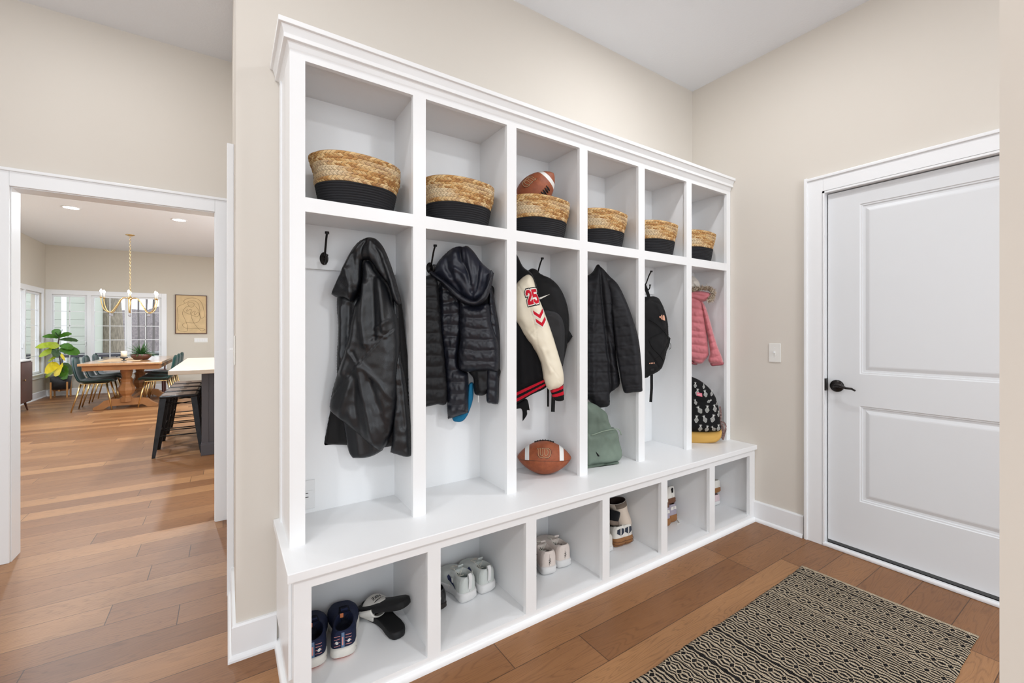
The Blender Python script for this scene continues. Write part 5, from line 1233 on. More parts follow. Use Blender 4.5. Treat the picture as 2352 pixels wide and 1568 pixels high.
lc = MB(); lc.tube(cubic([(2.335, 1.672, FZ + .003), (2.36, 1.668, FZ + .003), (2.385, 1.70, FZ + .003), (2.402, 1.74, FZ + .003)], 5), .0022, 6); l5 = tag(lc.build('shoe_lace', m_wlace), 'loose white lace on the floor of the fifth cubby', 'lace')
# sixth cubby: small pale pair and a fuzzy boot above
sm1, bv = make_shoe('sneaker', 'small pink and white sneaker on the floor of the sixth cubby', fabric('pale_pink_mesh', (218, 196, 200)), m_wsole, m_grey_in, M('pink_lace', (206, 150, 166), .7), heel=.05, collar=.046, mid=.042, toe=.032, sole=.024, L=.19, W=1.1)
put(sm1, 2.842, 1.690, 4)
sm2, bv = make_shoe('sneaker', 'small white sneaker with brown sole perched higher in the sixth cubby', m_wleather, m_gum, m_bone, M('rose_lace', (180, 110, 120), .7), heel=.056, collar=.05, mid=.046, toe=.036, sole=.030, L=.19, W=1.1)
put(sm2, 2.848, 1.690, 2, FZ + .085, pitch=0)
# shoes stop at the back and side panels
bpy.context.view_layer.update()
def extent(o):
    P = [c.matrix_world @ Vector(k) for c in o.children for k in c.bound_box] if False else [c.matrix_world @ v.co for c in o.children if c.type == 'MESH' for v in c.data.vertices]
    return [(min(p[j] for p in P), max(p[j] for p in P)) for j in range(3)]
for o in [q for q in bpy.data.objects if q.get('category') in ('shoe', 'boot', 'sandal')]:
    ex = extent(o)
    if ex[1][1] > YW - .022:
        o.scale.y *= (YW - .023 - o.location.y) / (ex[1][1] - o.location.y); bpy.context.view_layer.update(); ex = extent(o)
    i = max(j for j in range(6) if BL[j] - .03 < o.location.x); xb = (BR[i] + BL[i + 1]) / 2 - .011 if i < 5 else XW - .0225
    if ex[0][1] > xb: o.location.x -= ex[0][1] - xb
    if ex[2][0] < FZ: o.location.z += FZ - ex[2][0]
# ------------------------------------------------------------------ outlet in bay 1, switches
def wall_plate(name, label, cat, c, w, h, face, kind, group=None):
    """face: unit normal into the room"""
    root = thing(name, c, label, cat, group); nrm = Vector(face); uu = nrm.cross(Vector((0, 0, 1)))
    uu.normalize(); T = lambda p: (uu.x * p[0] + nrm.x * p[1], uu.y * p[0] + nrm.y * p[1], p[2])
    def bb(u0, u1, d0, d1, z0, z1, bev, nm, m):
        b = MB().box(u0, u1, d0, d1, z0, z1, bev); b.v = [Vector(T(p)) for p in b.v]; fixn(b.build(nm, m, root, False, True))
    bb(-w / 2, w / 2, 0, .006, -h / 2, h / 2, .003, 'cover_plate', m_plate if kind == 'toggle' else m_white)
    if kind == 'toggle':
        bb(-.005, .005, .006, .0075, -.013, .013, .001, 'toggle_slot', m_plate); bb(-.0035, .0035, .006, .020, -.002, .009, .0015, 'toggle', m_white)
        for z in (-.032, .032): bb(-.0025, .0025, .006, .0072, z - .0025, z + .0025, .001, 'screw', m_white)
    return root, bb
wall_plate('light_switch', 'ivory toggle light switch on the wall between locker and door', 'light switch', (XW - .0002, 1.364, 1.110), .072, .120, (-1, 0, 0), 'toggle')
sw2, bb = wall_plate('light_switch', 'small switch plate on the narrow edge of the wall left of the locker', 'light switch', (.0298, 2.03, 1.17), .07, .114, (-1, 0, 0), 'toggle')
out, bb = wall_plate('power_outlet', 'white power outlet low on the back of the first locker bay', 'power outlet', (.246, YW - .0122, .575), .118, .118, (0, -1, 0), 'outlet')
# receptacles lie sideways: two faces with blade slots
bb(-.052, .052, .006, .0085, -.017, .017, .001, 'receptacle', m_white)
for cx_ in (.022, -.022):
    for du, dz, w_, h_ in ((-.006, .008, .010, .0026), (-.006, -.008, .012, .0030), (.011, 0, .006, .006)):
        bb(cx_ - du * -1 - w_ / 2, cx_ - du * -1 + w_ / 2, .0085, .0092, dz - h_ / 2, dz + h_ / 2, 0, 'slot', m_dark)
# ------------------------------------------------------------------ rug
def rug_mat():
    t = NT('handwoven_rug'); co = t.coord(); s = t.n('ShaderNodeSeparateXYZ'); t.l(co, s.inputs[0]); u = s.outputs[0]; v = s.outputs[1]   # u from the bound edge, v across
    jit = t.noise(co, 22, 3, .6); jit2 = t.noise(t.mapping(co, (1, 1, 1), (3, 1, 0)), 120, 2, .5)
    uu = t.math('ADD', u, t.math('MULTIPLY', t.math('SUBTRACT', jit, .5), .012)); uu = t.math('ADD', uu, t.math('MULTIPLY', t.math('SUBTRACT', jit2, .5), .0055))
    tri = t.math('ABSOLUTE', t.math('SUBTRACT', t.math('MULTIPLY', t.math('FRACT', t.math('DIVIDE', v, .046)), 2), 1))     # 0..1 zigzag
    tri2 = t.math('SUBTRACT', tri, .5)
    band = t.math('DIVIDE', uu, .094); bi = t.math('FLOOR', band); bf = t.math('FRACT', band)
    amp = t.math('SINE', t.math('MULTIPLY', bf, 6.28318)); wq = t.n('ShaderNodeTexWhiteNoise'); wq.noise_dimensions = '1D'; t.l(t.math('ADD', bi, 17.3), wq.inputs['W']); strong = t.math('ADD', .35, t.math('MULTIPLY', wq.outputs[0], .85)); wave = t.math('MULTIPLY', t.math('MULTIPLY', t.math('MULTIPLY', tri2, amp), .0140), strong)
    wn_ = t.n('ShaderNodeTexWhiteNoise'); wn_.noise_dimensions = '1D'; t.l(bi, wn_.inputs['W'])
    per = t.math('ADD', .0140, t.math('MULTIPLY', wn_.outputs[0], .0035))
    q = t.math('FRACT', t.math('DIVIDE', t.math('ADD', uu, wave), per)); dark = t.math('GREATER_THAN', q, .49)
    # diamonds down the middle of each band
    dd = t.math('ADD', t.math('MULTIPLY', t.math('ABSOLUTE', t.math('SUBTRACT', bf, .5)), 4.2), t.math('MULTIPLY', t.math('ABSOLUTE', tri), 1.5)); dia = t.math('LESS_THAN', dd, .62)
    ring = t.math('MULTIPLY', t.math('GREATER_THAN', dd, .62), t.math('LESS_THAN', dd, .86))
    dark = t.math('MAXIMUM', dark, dia); dark = t.math('MULTIPLY', dark, t.math('SUBTRACT', 1, ring))
    hatch = t.math('GREATER_THAN', t.math('FRACT', t.math('DIVIDE', v, .0052)), .80); dark = t.math('MULTIPLY', dark, t.math('SUBTRACT', 1, t.math('MULTIPLY', hatch, .12)))
    edge = t.math('GREATER_THAN', u, .022); dark = t.math('MULTIPLY', dark, edge)
    cr_ = t.ramp(t.noise(co, 90, 3, .6), [(.3, lin((176, 158, 134))), (.7, lin((206, 190, 166)))]); dk = t.ramp(t.noise(co, 60, 3, .6), [(.35, lin((12, 12, 15))), (.8, lin((38, 37, 40)))])
    t.l(t.mix(dark, cr_, dk), t.b.inputs['Base Color']); t.b.inputs['Roughness'].default_value = .95; t.b.inputs['Specular IOR Level'].default_value = .1
    hv = t.math('ABSOLUTE', t.math('SINE', t.math('MULTIPLY', v, 620))); hu = t.math('ABSOLUTE', t.math('SINE', t.math('MULTIPLY', u, 420))); t.bump(t.math('ADD', t.math('MULTIPLY', hv, hu), t.math('MULTIPLY', dark, .5)), .9, .003)
    return t.m
V = []; F = []; RL, RW = 1.72, .64; nu, nvv = 172, 64
for lay in (1, 0):
    for i in range(nu + 1):
        for j in range(nvv + 1):
            u = RL * i / nu; v = RW * j / nvv - RW / 2; e = min(i, nu - i, j, nvv - j)
            wob = (.006 * noise.noise(Vector((u * 9, 1.7, 0))) + .0035 * noise.noise(Vector((u * 34, 4, 0)))) * (1 if v > 0 else -1) * (abs(v) / (RW / 2)) ** 4
            curl = .010 * max(0, 1 - (abs(v - RW / 2) / .05)) * (.5 + .5 * noise.noise(Vector((u * 5, 3, 1))))
            z = (.0060 + .0012 * noise.noise(Vector((u * 12, v * 12, 2))) + curl * 0 + .0012 * math.sin(u * 520 + 2) * 0) if lay else .0006
            if lay and e == 0: z = .003
            V.append((u, v + wob + .004 * math.sin(u * 3), z))
q = (nu + 1) * (nvv + 1)
for i in range(nu):
    for j in range(nvv):
        a = i * (nvv + 1) + j; F += [(a, a + 1, a + nvv + 2, a + nvv + 1), (q + a, q + a + nvv + 1, q + a + nvv + 2, q + a + 1)]
for i in range(nu):
    for j in (0, nvv): a = i * (nvv + 1) + j; F.append((a, a + nvv + 1, q + a + nvv + 1, q + a))
for i in (0, nu):
    for j in range(nvv): a = i * (nvv + 1) + j; F.append((a, a + 1, q + a + 1, q + a))
rug = mesh('woven_rug', V, F, rug_mat(), None, True, local=True); fixn(rug); rug.location = (2.553, .736, 0); rug.rotation_euler = (0, 0, R_(180 + .8))
tag(rug, 'black and cream handwoven rug on the oak floor before the door', 'rug')
# ================================================================== dining room seen through the opening
m_oak = M('honey_oak', (170, 118, 74), .42, 0, .4, 30, .1, .001, .14, 5, aniso=(1, 8, 1)); m_oaktop = M('table_top_oak', (176, 130, 88), .22, 0, .8, 40, .05, .001, .10, 4, coat=.8, aniso=(8, 1, 1))
m_velvet = M('dark_green_velvet', (10, 52, 48), .4, 0, .4, 200, .3, .0006, sheen=.12); m_walnut = M('walnut', (86, 50, 38), .4, 0, .45, 40, .1, .001, .15, 6)
m_cherry = M('dark_red_wood', (84, 34, 26), .4); m_marble = M('pale_stone_top', (206, 190, 172), .3, 0, .5, 0, 0, 0, .04, 8); m_island = M('slate_grey_cabinet', (82, 80, 86), .45); m_pot = M('charcoal_pot', (42, 42, 44), .6)
m_bamboo = M('light_wood', (196, 140, 82), .5); m_steel = M('worn_black_metal', (34, 34, 36), .42, .6, .5, 30, .3, .001, .35, 18); m_seatw = M('worn_wood_seat', (112, 92, 82), .35, 0, .5, 40, .1, .001, .2, 12, aniso=(1, 6, 1))
# ---- trestle table
TX, TY = -1.375, 10.12; tb = thing('dining_table', (TX, TY, 0), 'honey oak trestle dining table with two turned pedestals', 'table')
MB().box(TX - .50, TX + .50, TY - 1.10, TY + 1.10, .725, .762, .006).build('table_top', m_oaktop, tb)
MB().box(TX - .46, TX + .46, TY - 1.05, TY + 1.05, .645, .725, .004).build('apron', m_oak, tb)
for sy in (-.66, .66):
    cy = TY + sy; b = MB(); b.lathe([(.088, .10), (.088, .16), (.062, .18), (.062, .20), (.09, .235), (.112, .29), (.108, .335), (.078, .39), (.072, .43), (.082, .45), (.082, .47), (.060, .50), (.072, .56), (.080, .585), (.080, .645)], (TX, cy, 0), 8, 'z'); o = b.build('pedestal', m_oak, tb)
    pf = [(-.40, 0), (-.40, .035), (-.33, .075), (-.27, .135), (-.18, .155), (.18, .155), (.27, .135), (.33, .075), (.40, .035), (.40, 0), (.27, 0), (.21, .045), (-.21, .045), (-.27, 0)]
    b = MB(); b.prism([(TX + a, z) for a, z in pf], cy - .05, cy + .05); fixn(b.build('foot_beam', m_oak, tb))
MB().box(TX - .04, TX + .04, TY - .60, TY + .60, .09, .15, .004).build('stretcher', m_oak, tb)
rn = MB(); rn.box(TX - .36, TX + .16, TY - .62, TY + .42, .7625, .7655, .001); tag(rn.build('table_runner', M('woven_runner', (206, 176, 140), .9, 0, .2, 90, .4, .001, .12, 30)), 'woven tan placemat runner across the dining table', 'table runner')
# ---- velvet chairs
def make_chair():
    root = thing('dining_chair', (0, 0, 0), '', 'chair')   # sitter faces +x
    nu, nv = 26, 18
    prof = [(.235, .438), (.19, .462), (.08, .455), (-.04, .448), (-.13, .452), (-.185, .480), (-.215, .54), (-.235, .62), (-.252, .71), (-.262, .80), (-.266, .845)]
    hwid = [.17, .205, .225, .23, .225, .215, .212, .215, .205, .165, .06]; cr = cubic([(a, b_, 0) for a, b_ in prof], 3); hw = [hm(list(zip(range(11), hwid)), i / 3) for i in range(len(cr))]
    V = []; F = []; n = len(cr)
    for off in (0, 1):
        for i, q in enumerate(cr):
            t = (cr[min(i + 1, n - 1)] - cr[max(i - 1, 0)]).normalized(); nn = Vector((t.y, -t.x)) 
            for j in range(nv + 1):
                v = -1 + 2 * j / nv; up_ = .030 * v * v * (1 if i < n * .45 else .8); e = math.sqrt(max(0, 1 - abs(v) ** 6)) * (min(1, (n - 1 - i) / 3 + .15)) * min(1, i / 2 + .2)
                th = (.020 * e) * (1 if off == 0 else -1)
                px_, pz = q.x, q.y
                if i > n * .45: px_ += up_ * 1.3
                else: pz += up_
                V.append((px_ - nn.x * th, v * hw[i], pz - nn.y * th))
    st = n * (nv + 1)
    for i in range(n - 1):
        for j in range(nv):
            a = i * (nv + 1) + j; F += [(a, a + 1, a + nv + 2, a + nv + 1), (st + a, st + a + nv + 1, st + a + nv + 2, st + a + 1)]
    for i in range(n - 1):
        for j in (0, nv): a = i * (nv + 1) + j; F.append((a, a + nv + 1, st + a + nv + 1, st + a))
    for i in (0, n - 1):
        for j in range(nv): a = i * (nv + 1) + j; F.append((a, a + 1, st + a + 1, st + a))
    fixn(mesh('seat_shell', V, F, m_velvet, root, True, local=True))
    for sx, sy in ((1, 1), (1, -1), (-1, 1), (-1, -1)):
        MB().tube([(sx * .15, sy * .15, .425), (sx * .225 - (.02 if sx < 0 else 0), sy * .215, .0)], [.014, .0085], 10).build('leg', m_gold, root, True, True)
    MB().box(-.16, .16, -.16, .16, .418, .430, .003).build('seat_frame', m_gold, root, False, True)
    return root
ch0 = make_chair(); spots = [(-1.755, 9.52, 0, 'nearest of the three on the window side'), (-1.755, 10.14, 0, 'middle of the three on the window side'), (-1.755, 10.78, 0, 'farthest of the three on the window side'),
                             (-.985, 9.50, 180, 'nearest of the three on the island side'), (-.985, 10.12, 180, 'middle of the three on the island side'), (-.985, 10.76, 180, 'farthest of the three on the island side')]
for i, (x, y, a, lb) in enumerate(spots):
    c = ch0 if i == 0 else copy_tree(ch0); c.location = (x, y, 0); c.rotation_euler = (0, 0, R_(a)); c['label'] = 'green velvet dining chair with gold legs, ' + lb; c['group'] = 'green velvet chairs round the dining table'
wc = thing('wooden_chair', (TX + .12, 11.32, 0), 'dark red wooden chair at the far end of the dining table', 'chair')
b = MB()
for sx in (-1, 1):
    for sy in (-1, 1): MB().tube([(wc.location.x + sx * .19, 11.32 + sy * .19, 0), (wc.location.x + sx * .18, 11.32 + sy * .18, .45 if sy < 0 else .45), ], .018, 8).build('leg', m_cherry, wc)
MB().box(wc.location.x - .21, wc.location.x + .21, 11.11, 11.53, .44, .47, .006).build('seat', m_cherry, wc)
b = MB(); b.tube([(wc.location.x - .18, 11.50, .45), (wc.location.x - .19, 11.56, .70)], .014).tube([(wc.location.x + .18, 11.50, .45), (wc.location.x + .19, 11.56, .70)], .014).box(wc.location.x - .2, wc.location.x + .2, 11.545, 11.565, .60, .70, .004); b.build('backrest', m_cherry, wc)
# ---- centrepiece: dough bowl with fern, candle
bw = thing('fern_bowl', (-1.24, 9.86, .766), 'wooden bowl of green fern in the middle of the dining table', 'plant')
MB().lathe([(.0005, .0), (.09, .0), (.135, .045), (.150, .095), (.143, .095), (.120, .05), (.0005, .03)], bw.location, 28).build('wooden_bowl', m_walnut, bw, True)
m_fern = M('fern_green', (62, 104, 52), .6, var=.35, vscale=8); rng = random.Random(9); b = MB()
for k in range(150):
    a = rng.uniform(0, 2 * math.pi); L = rng.uniform(.16, .31); el = rng.uniform(.25, 1.3); q0 = Vector(bw.location) + Vector((0, 0, .07)); d = Vector((math.cos(a) * math.cos(el), math.sin(a) * math.cos(el), math.sin(el)))
    pts = [q0 + d * (L * t_) + Vector((0, 0, -.10 * L * 4 * t_ * t_ * math.cos(el))) for t_ in (0, .25, .5, .75, 1)]
    b.strip(pts, [.003, .013, .014, .010, .002], .0012, Vector((-math.sin(a), math.cos(a), 0)))
b.build('fern_fronds', m_fern, bw)
cd = thing('candle_stand', (-1.43, 9.60, .766), 'cream pillar candle on a small dark stand on the dining table', 'candle')
MB().lathe([(.0005, 0), (.035, .0), (.035, .006), (.010, .012), (.010, .03), (.050, .045), (.050, .06), (.0005, .06)], cd.location, 20).build('stand', m_pot, cd, True)
MB().lathe([(.0005, .0605), (.040, .0605), (.040, .16), (.036, .163), (.0005, .16)], cd.location, 20).build('pillar', M('candle_wax', (226, 214, 190), .5), cd, True)
# ---- potted fiddle leaf on a wooden stand
px_, py_ = -2.635, 11.62; pl = thing('fiddle_leaf_plant', (px_, py_, 0), 'leafy fiddle plant with green and yellow leaves beside the window', 'plant')
MB().lathe([(.0005, .16), (.125, .16), (.150, .40), (.138, .40), (.134, .385), (.0005, .385)], (px_, py_, 0), 32).build('pot', m_pot, pl, True)
for k in range(4):
    a = R_(45 + 90 * k); MB().box(px_ + .155 * math.cos(a) - .012, px_ + .155 * math.cos(a) + .012, py_ + .155 * math.sin(a) - .012, py_ + .155 * math.sin(a) + .012, 0, .30, .003).build('stand_leg', m_bamboo, pl)
MB().box(px_ - .11, px_ + .11, py_ - .013, py_ + .013, .125, .158).box(px_ - .013, px_ + .013, py_ - .11, py_ + .11, .126, .157).build('stand_crossbar', m_bamboo, pl)
b = MB(); b.tube(cubic([(px_, py_, .38), (px_ - .01, py_, .70), (px_ - .04, py_, .95), (px_ - .02, py_, 1.16)], 5), .010).tube(cubic([(px_ + .02, py_, .38), (px_ + .0, py_, .6), (px_ - .03, py_ + .02, .85)], 5), .008); b.build('stem', M('bark_brown', (74, 56, 52), .8), pl, True)
lg = [M('leaf_green', (72, 118, 34), .35, var=.25, vscale=9), M('leaf_yellow', (222, 196, 34), .4, var=.25, vscale=6), M('leaf_lime', (168, 184, 40), .4, var=.25, vscale=6), M('leaf_dark', (58, 86, 44), .35, var=.2, vscale=9)]
def leaf(base, az, el, L, w, m, droop=.35):
    L *= .74; w *= .86; V = []; F = []; n = 10; d = Vector((math.cos(az) * math.cos(el), math.sin(az) * math.cos(el), math.sin(el))); s = Vector((-math.sin(az), math.cos(az), 0)); up = s.cross(d) * -1
    rl = .95 if up.cross(s).dot(Vector((0, 0, 1))) * 0 + math.cos(az) > 0 else -.95; s, up = s * math.cos(rl) + up * math.sin(rl), up * math.cos(rl) - s * math.sin(rl)
    for i in range(n + 1):
        t_ = i / n; ww = w * (.10 + .9 * math.sin(math.pi * min(1, t_ * .93 + .05)) ** .7 * (.62 + .5 * t_)) if 0 < i < n else w * .05
        c = Vector(base) + d * (L * t_) + Vector((0, 0, -droop * L * t_ * t_))
        for j in range(-3, 4):
            v = j / 3; V.append(c + s * (v * ww) + up * (.10 * ww * abs(v) ** 1.5 + .006 * math.sin(t_ * 22 + v * 2)))
    for i in range(n):
        for j in range(6): a = i * 7 + j; F.append((a, a + 1, a + 8, a + 7))
    o = mesh('leaf', V, F, m, pl, True); return o
for (z, az, el, L, w, k, dr) in ((1.16, 2.5, 1.0, .26, .085, 0, .1), (1.15, -.9, 1.1, .27, .09, 0, .2), (1.14, .2, .75, .30, .07, 0, .3), (1.13, 3.3, .5, .34, .07, 0, .35), (1.12, 4.4, .9, .25, .09, 3, .2), (1.10, .0, .15, .36, .06, 3, .25),
        (1.02, 3.25, -.05, .42, .085, 2, .15), (1.0, 4.3, .1, .30, .09, 2, .3), (.98, -.3, .1, .30, .09, 0, .3), (.92, 3.4, -.1, .36, .085, 2, .4), (.92, -.25, -.05, .42, .12, 0, .25), (.90, 4.6, -.1, .34, .11, 3, .3), (.88, 1.2, 0, .32, .1, 0, .3),
        (.62, 3.9, .1, .30, .13, 1, .7), (.60, 4.9, .0, .28, .14, 1, .8), (.60, -.4, .1, .30, .13, 3, .8), (.58, 3.2, -.2, .26, .11, 2, .8), (.60, .3, .1, .28, .11, 1, .6), (.58, 5.4, -.3, .30, .13, 0, .7), (.86, -.9, -.6, .28, .03, 1, .2), (.82, 3.9, -.5, .26, .03, 2, .2)):
    leaf((px_ - .02, py_, z), az, el, L, w, lg[k], dr)
# ---- sideboard by the left wall
sdx0, sdx1, sdy0, sdy1 = XL + .03, -2.60, 8.7, 10.06; sd = thing('sideboard', ((sdx0 + sdx1) / 2, (sdy0 + sdy1) / 2, 0), 'walnut sideboard on short legs against the window wall', 'sideboard')
MB().box(sdx0, sdx1 - .02, sdy0, sdy1, .14, .79, .004).build('cabinet_body', m_walnut, sd); MB().box(sdx0, sdx1 + .004, sdy0 - .005, sdy1 + .005, .79, .812, .003).build('white_top', M('sideboard_top', (226, 222, 218), .3), sd)
for k in range(3):
    ya = sdy0 + .02 + k * (sdy1 - sdy0 - .04) / 3; d = MB().box(sdx1 - .02, sdx1, ya + .004, ya + (sdy1 - sdy0 - .04) / 3 - .004, .16, .77, .002).build('door', m_walnut, sd)
    MB().lathe([(.004, 0), (.012, .010), (.012, .018), (.0005, .020)], (sdx1, ya + .10, .50), 12, 'x').build('knob', m_gold, d, True)
for yy_ in (sdy0 + .12, sdy1 - .12):
    for xx_ in (sdx0 + .05, sdx1 - .06): MB().tube([(xx_, yy_, .14), (xx_ + .02, yy_ + (.05 if yy_ > 9.6 else -.05), 0)], [.016, .009], 8).build('leg', m_walnut, sd)
# ---- island and stools
isl = thing('kitchen_island', (.5, 6.2, 0), 'slate grey kitchen island with a pale stone top', 'kitchen island')
ZT = .895
MB().box(-.435, 1.35, 4.90, 7.20, ZT - .038, ZT, .004).build('countertop', m_marble, isl)
b = MB(); b.box(-.200, 1.25, 5.34, 6.95, 0, ZT - .038).box(-.215, 1.27, 5.325, 6.97, 0, .115, .004).box(-.208, -.150, 5.332, 5.40, .115, ZT - .038, .002); b.build('cabinet_body', m_island, isl)
MB().box(-.212, 1.265, 5.328, 6.962, .115, .125, .002).build('base_trim', m_island, isl)
def make_stool():
    root = thing('bar_stool', (0, 0, 0), '', 'stool')
    b = MB(); b.box(-.155, .155, -.155, .155, .575, .598, .010); b.build('seat_pan', m_steel, root, False, True)
    MB().box(-.135, .135, -.135, .135, .5985, .605, .003).build('wood_seat', m_seatw, root, False, True)
    MB().box(-.030, .030, -.012, .012, .6052, .6065, .0005).build('grip_slot', m_dark, root, False, True)
    for sx in (-1, 1):
        for sy in (-1, 1):
            t0 = Vector((sx * .138, sy * .138, .585)); t1 = Vector((sx * .195, sy * .195, 0)); b = MB(); V = []
            for p_, w in ((t0, .040), (t0.lerp(t1, .5), .032), (t1, .016)):
                V += [p_ + Vector((sx * .012, sy * .012, 0)), p_ + Vector((sx * .012, -sy * w, 0)), p_ + Vector((sx * .002, -sy * w, 0)), p_, p_ + Vector((-sx * w, sy * .002, 0)), p_ + Vector((-sx * w, sy * .012, 0))]
            F = []
            for i in range(2):
                for k in range(6): F.append((i * 6 + k, i * 6 + (k + 1) % 6, (i + 1) * 6 + (k + 1) % 6, (i + 1) * 6 + k))
            F += [(0, 1, 2, 3), (0, 3, 4, 5), (12, 15, 14, 13), (12, 17, 16, 15)]; fixn(mesh('leg', V, F, m_steel, root, False, local=True))
    for sgn, ax, z in ((-1, 'x', .20), (1, 'x', .20), (-1, 'y', .24), (1, 'y', .24)):
        r = .170 - .012; q = ([(-r, sgn * r, z), (r, sgn * r, z)] if ax == 'x' else [(sgn * r, -r, z), (sgn * r, r, z)]); MB().tube(q, .0055, 8).build('foot_rail', m_steel, root, True, True)
    b = MB(); b.tube([(-.13, -.13, .50), (.13, .13, .50)], .005, 6).tube([(.13, -.13, .505), (-.13, .13, .505)], .005, 6); b.build('cross_brace', m_steel, root, True, True)
    return root
st0 = make_stool()
for i, (x, y, lb) in enumerate(((-.405, 5.68, 'nearest the doorway'), (-.405, 6.10, 'second from the doorway'), (-.405, 6.52, 'third from the doorway'), (-.405, 6.94, 'farthest from the doorway'))):
    s_ = st0 if i == 0 else copy_tree(st0); s_.location = (x, y, 0); s_['label'] = 'worn black metal bar stool at the island, ' + lb; s_['group'] = 'metal bar stools at the island'
# ---- chandelier
cx_, cy_ = -1.40, 9.95; cz = CZ2; chd = thing('chandelier', (cx_, cy_, cz), 'brass chandelier with curved arms and lit candle bulbs', 'chandelier')
MB().lathe([(.0005, -.022), (.030, -.022), (.062, -.008), (.062, 0)], (cx_, cy_, cz), 28).build('ceiling_rose', m_gold, chd, True)
b = MB(); z = cz - .03; k = 0; ZC = 1.835
while z > ZC + .14:
    a = k % 2; r = .010; pts = [Vector((cx_ + (r * math.cos(t_) if not a else 0), cy_ + (r * math.cos(t_) if a else 0), z + .019 * math.sin(t_))) for t_ in [2 * math.pi * q / 10 for q in range(11)]]
    b.tube(pts, .0022, 5, False); z -= .031; k += 1
b.build('chain', m_gold, chd)
MB().lathe([(.0005, .15), (.010, .14), (.016, .12), (.008, .10), (.008, .03), (.018, .02), (.030, 0), (.030, -.02), (.014, -.035), (.010, -.08), (.016, -.10), (.006, -.12), (.006, -.16), (.0005, -.17)], (cx_, cy_, ZC), 16).build('centre_column', m_gold, chd, True)
m_bulb = NT('lit_bulb'); m_bulb.b.inputs['Emission Color'].default_value = (1, .93, .82, 1); m_bulb.b.inputs['Emission Strength'].default_value = 22; m_bulb.b.inputs['Base Color'].default_value = (1, .95, .9, 1); m_bulb = m_bulb.m
m_crys = M('smoky_crystal', (150, 146, 148), .15)
for ang, rr in ((17, .37), (-17, .37), (163, .37), (197, .37), (-88, .17), (98, .17)):
    a = R_(ang - 33.5 * 0); d = Vector((math.cos(a), math.sin(a), 0)); o = Vector((cx_, cy_, ZC - .005))
    arm = MB().tube(cubic([o, o + d * rr * .28 + Vector((0, 0, .0)), o + d * rr * .48 + Vector((0, 0, -.13)), o + d * rr * .68 + Vector((0, 0, -.245)), o + d * rr * .9 + Vector((0, 0, -.20)), o + d * rr + Vector((0, 0, -.06)), o + d * rr + Vector((0, 0, .0))], 5), .0075, 8).build('arm', m_gold, chd, True)
    e = o + d * rr; MB().lathe([(.0005, -.012), (.010, -.010), (.022, .004), (.022, .008), (.0005, .008)], e, 14).build('candle_cup', m_gold, arm, True)
    MB().lathe([(.011, .008), (.011, .075), (.0005, .078)], e, 12).build('candle_sleeve', M('candle_sleeve', (200, 196, 188), .5), arm, True)
    MB().lathe([(.0005, .078), (.010, .083), (.0175, .102), (.015, .118), (.006, .135), (.0005, .140)], e, 12).build('bulb', m_bulb, arm, True)
    q = o + d * rr * .70 + Vector((0, 0, -.252)); MB().lathe([(.0005, 0), (.006, -.02), (.017, -.045), (.010, -.060), (.0005, -.062)], q, 10).build('crystal_drop', m_crys, arm, True)
# ---- ceiling cans
m_can = NT('can_light'); m_can.b.inputs['Emission Color'].default_value = (1, .97, .92, 1); m_can.b.inputs['Emission Strength'].default_value = 9; m_can = m_can.m
for i, (x, y, lb) in enumerate(((-1.765, 8.22, 'left'), (-.595, 8.22, 'right'))):
    c = thing('recessed_light', (x, y, CZ2), 'round recessed ceiling light over the dining room, the %s one' % lb, 'ceiling light', 'recessed ceiling lights')
    MB().lathe([(.100, 0), (.100, -.005), (.082, -.006), (.082, -.001)], (x, y, CZ2), 28).build('trim_ring', m_white, c, True)
    MB().lathe([(.0005, -.003), (.081, -.003), (.081, -.001), (.0005, -.001)], (x, y, CZ2), 28).build('lens', m_can, c, True)
# ---- wall art, switch bank, outlets
ax0, ax1, az0, az1 = -.935, -.365, 1.21, 2.068; art = thing('wall_art', ((ax0 + ax1) / 2, YF - .001, (az0 + az1) / 2), 'framed tan abstract line drawing on the dining room wall', 'picture')
b = MB()
for r_ in ((ax0, ax1, az0, az0 + .014), (ax0, ax1, az1 - .014, az1), (ax0, ax0 + .014, az0 + .014, az1 - .014), (ax1 - .014, ax1, az0 + .014, az1 - .014)): b.box(r_[0], r_[1], YF - .035, YF - .001, r_[2], r_[3])
b.build('picture_frame', m_walnut, art); MB().box(ax0 + .014, ax1 - .014, YF - .022, YF - .004, az0 + .014, az1 - .014).build('canvas', M('parchment', (212, 184, 140), .8, var=.10, vscale=7), art)
def A_(x, y): return Vector((ax0 + (x - 130) / (960 - 130) * (ax1 - ax0), YF - .0235, az1 - (y - 175) / (1190 - 175) * (az1 - az0)))
b = MB()
for pts in ([(375, 380), (345, 340), (420, 280), (560, 250), (700, 270), (800, 350), (850, 460), (880, 600), (885, 720), (850, 770), (800, 780), (770, 700), (765, 520), (720, 390), (620, 325), (500, 335), (380, 400), (230, 470), (190, 540), (205, 800), (185, 1000), (210, 1090), (290, 1125), (430, 1130), (455, 1040), (430, 940), (370, 790), (320, 680), (335, 590), (400, 500), (490, 470)],
            [(490, 470), (455, 420), (480, 375), (560, 365), (620, 410), (600, 470), (540, 495), (480, 470)], [(360, 610), (420, 650), (560, 700), (680, 745), (740, 700), (745, 640), (700, 640), (640, 700), (620, 660), (650, 600), (600, 600), (540, 660), (520, 650), (550, 570), (510, 550), (440, 600), (420, 590), (450, 540)],
            [(540, 670), (560, 790), (620, 920), (720, 1045), (810, 1110), (890, 1095), (900, 1070), (820, 1055), (600, 1048), (420, 1048), (340, 1010), (320, 960), (350, 920), (440, 900), (600, 905), (700, 890), (760, 830), (770, 740), (730, 560), (650, 470)]):
    b.tube([A_(*q) for q in cubic(pts, 4)], .0022, 5)
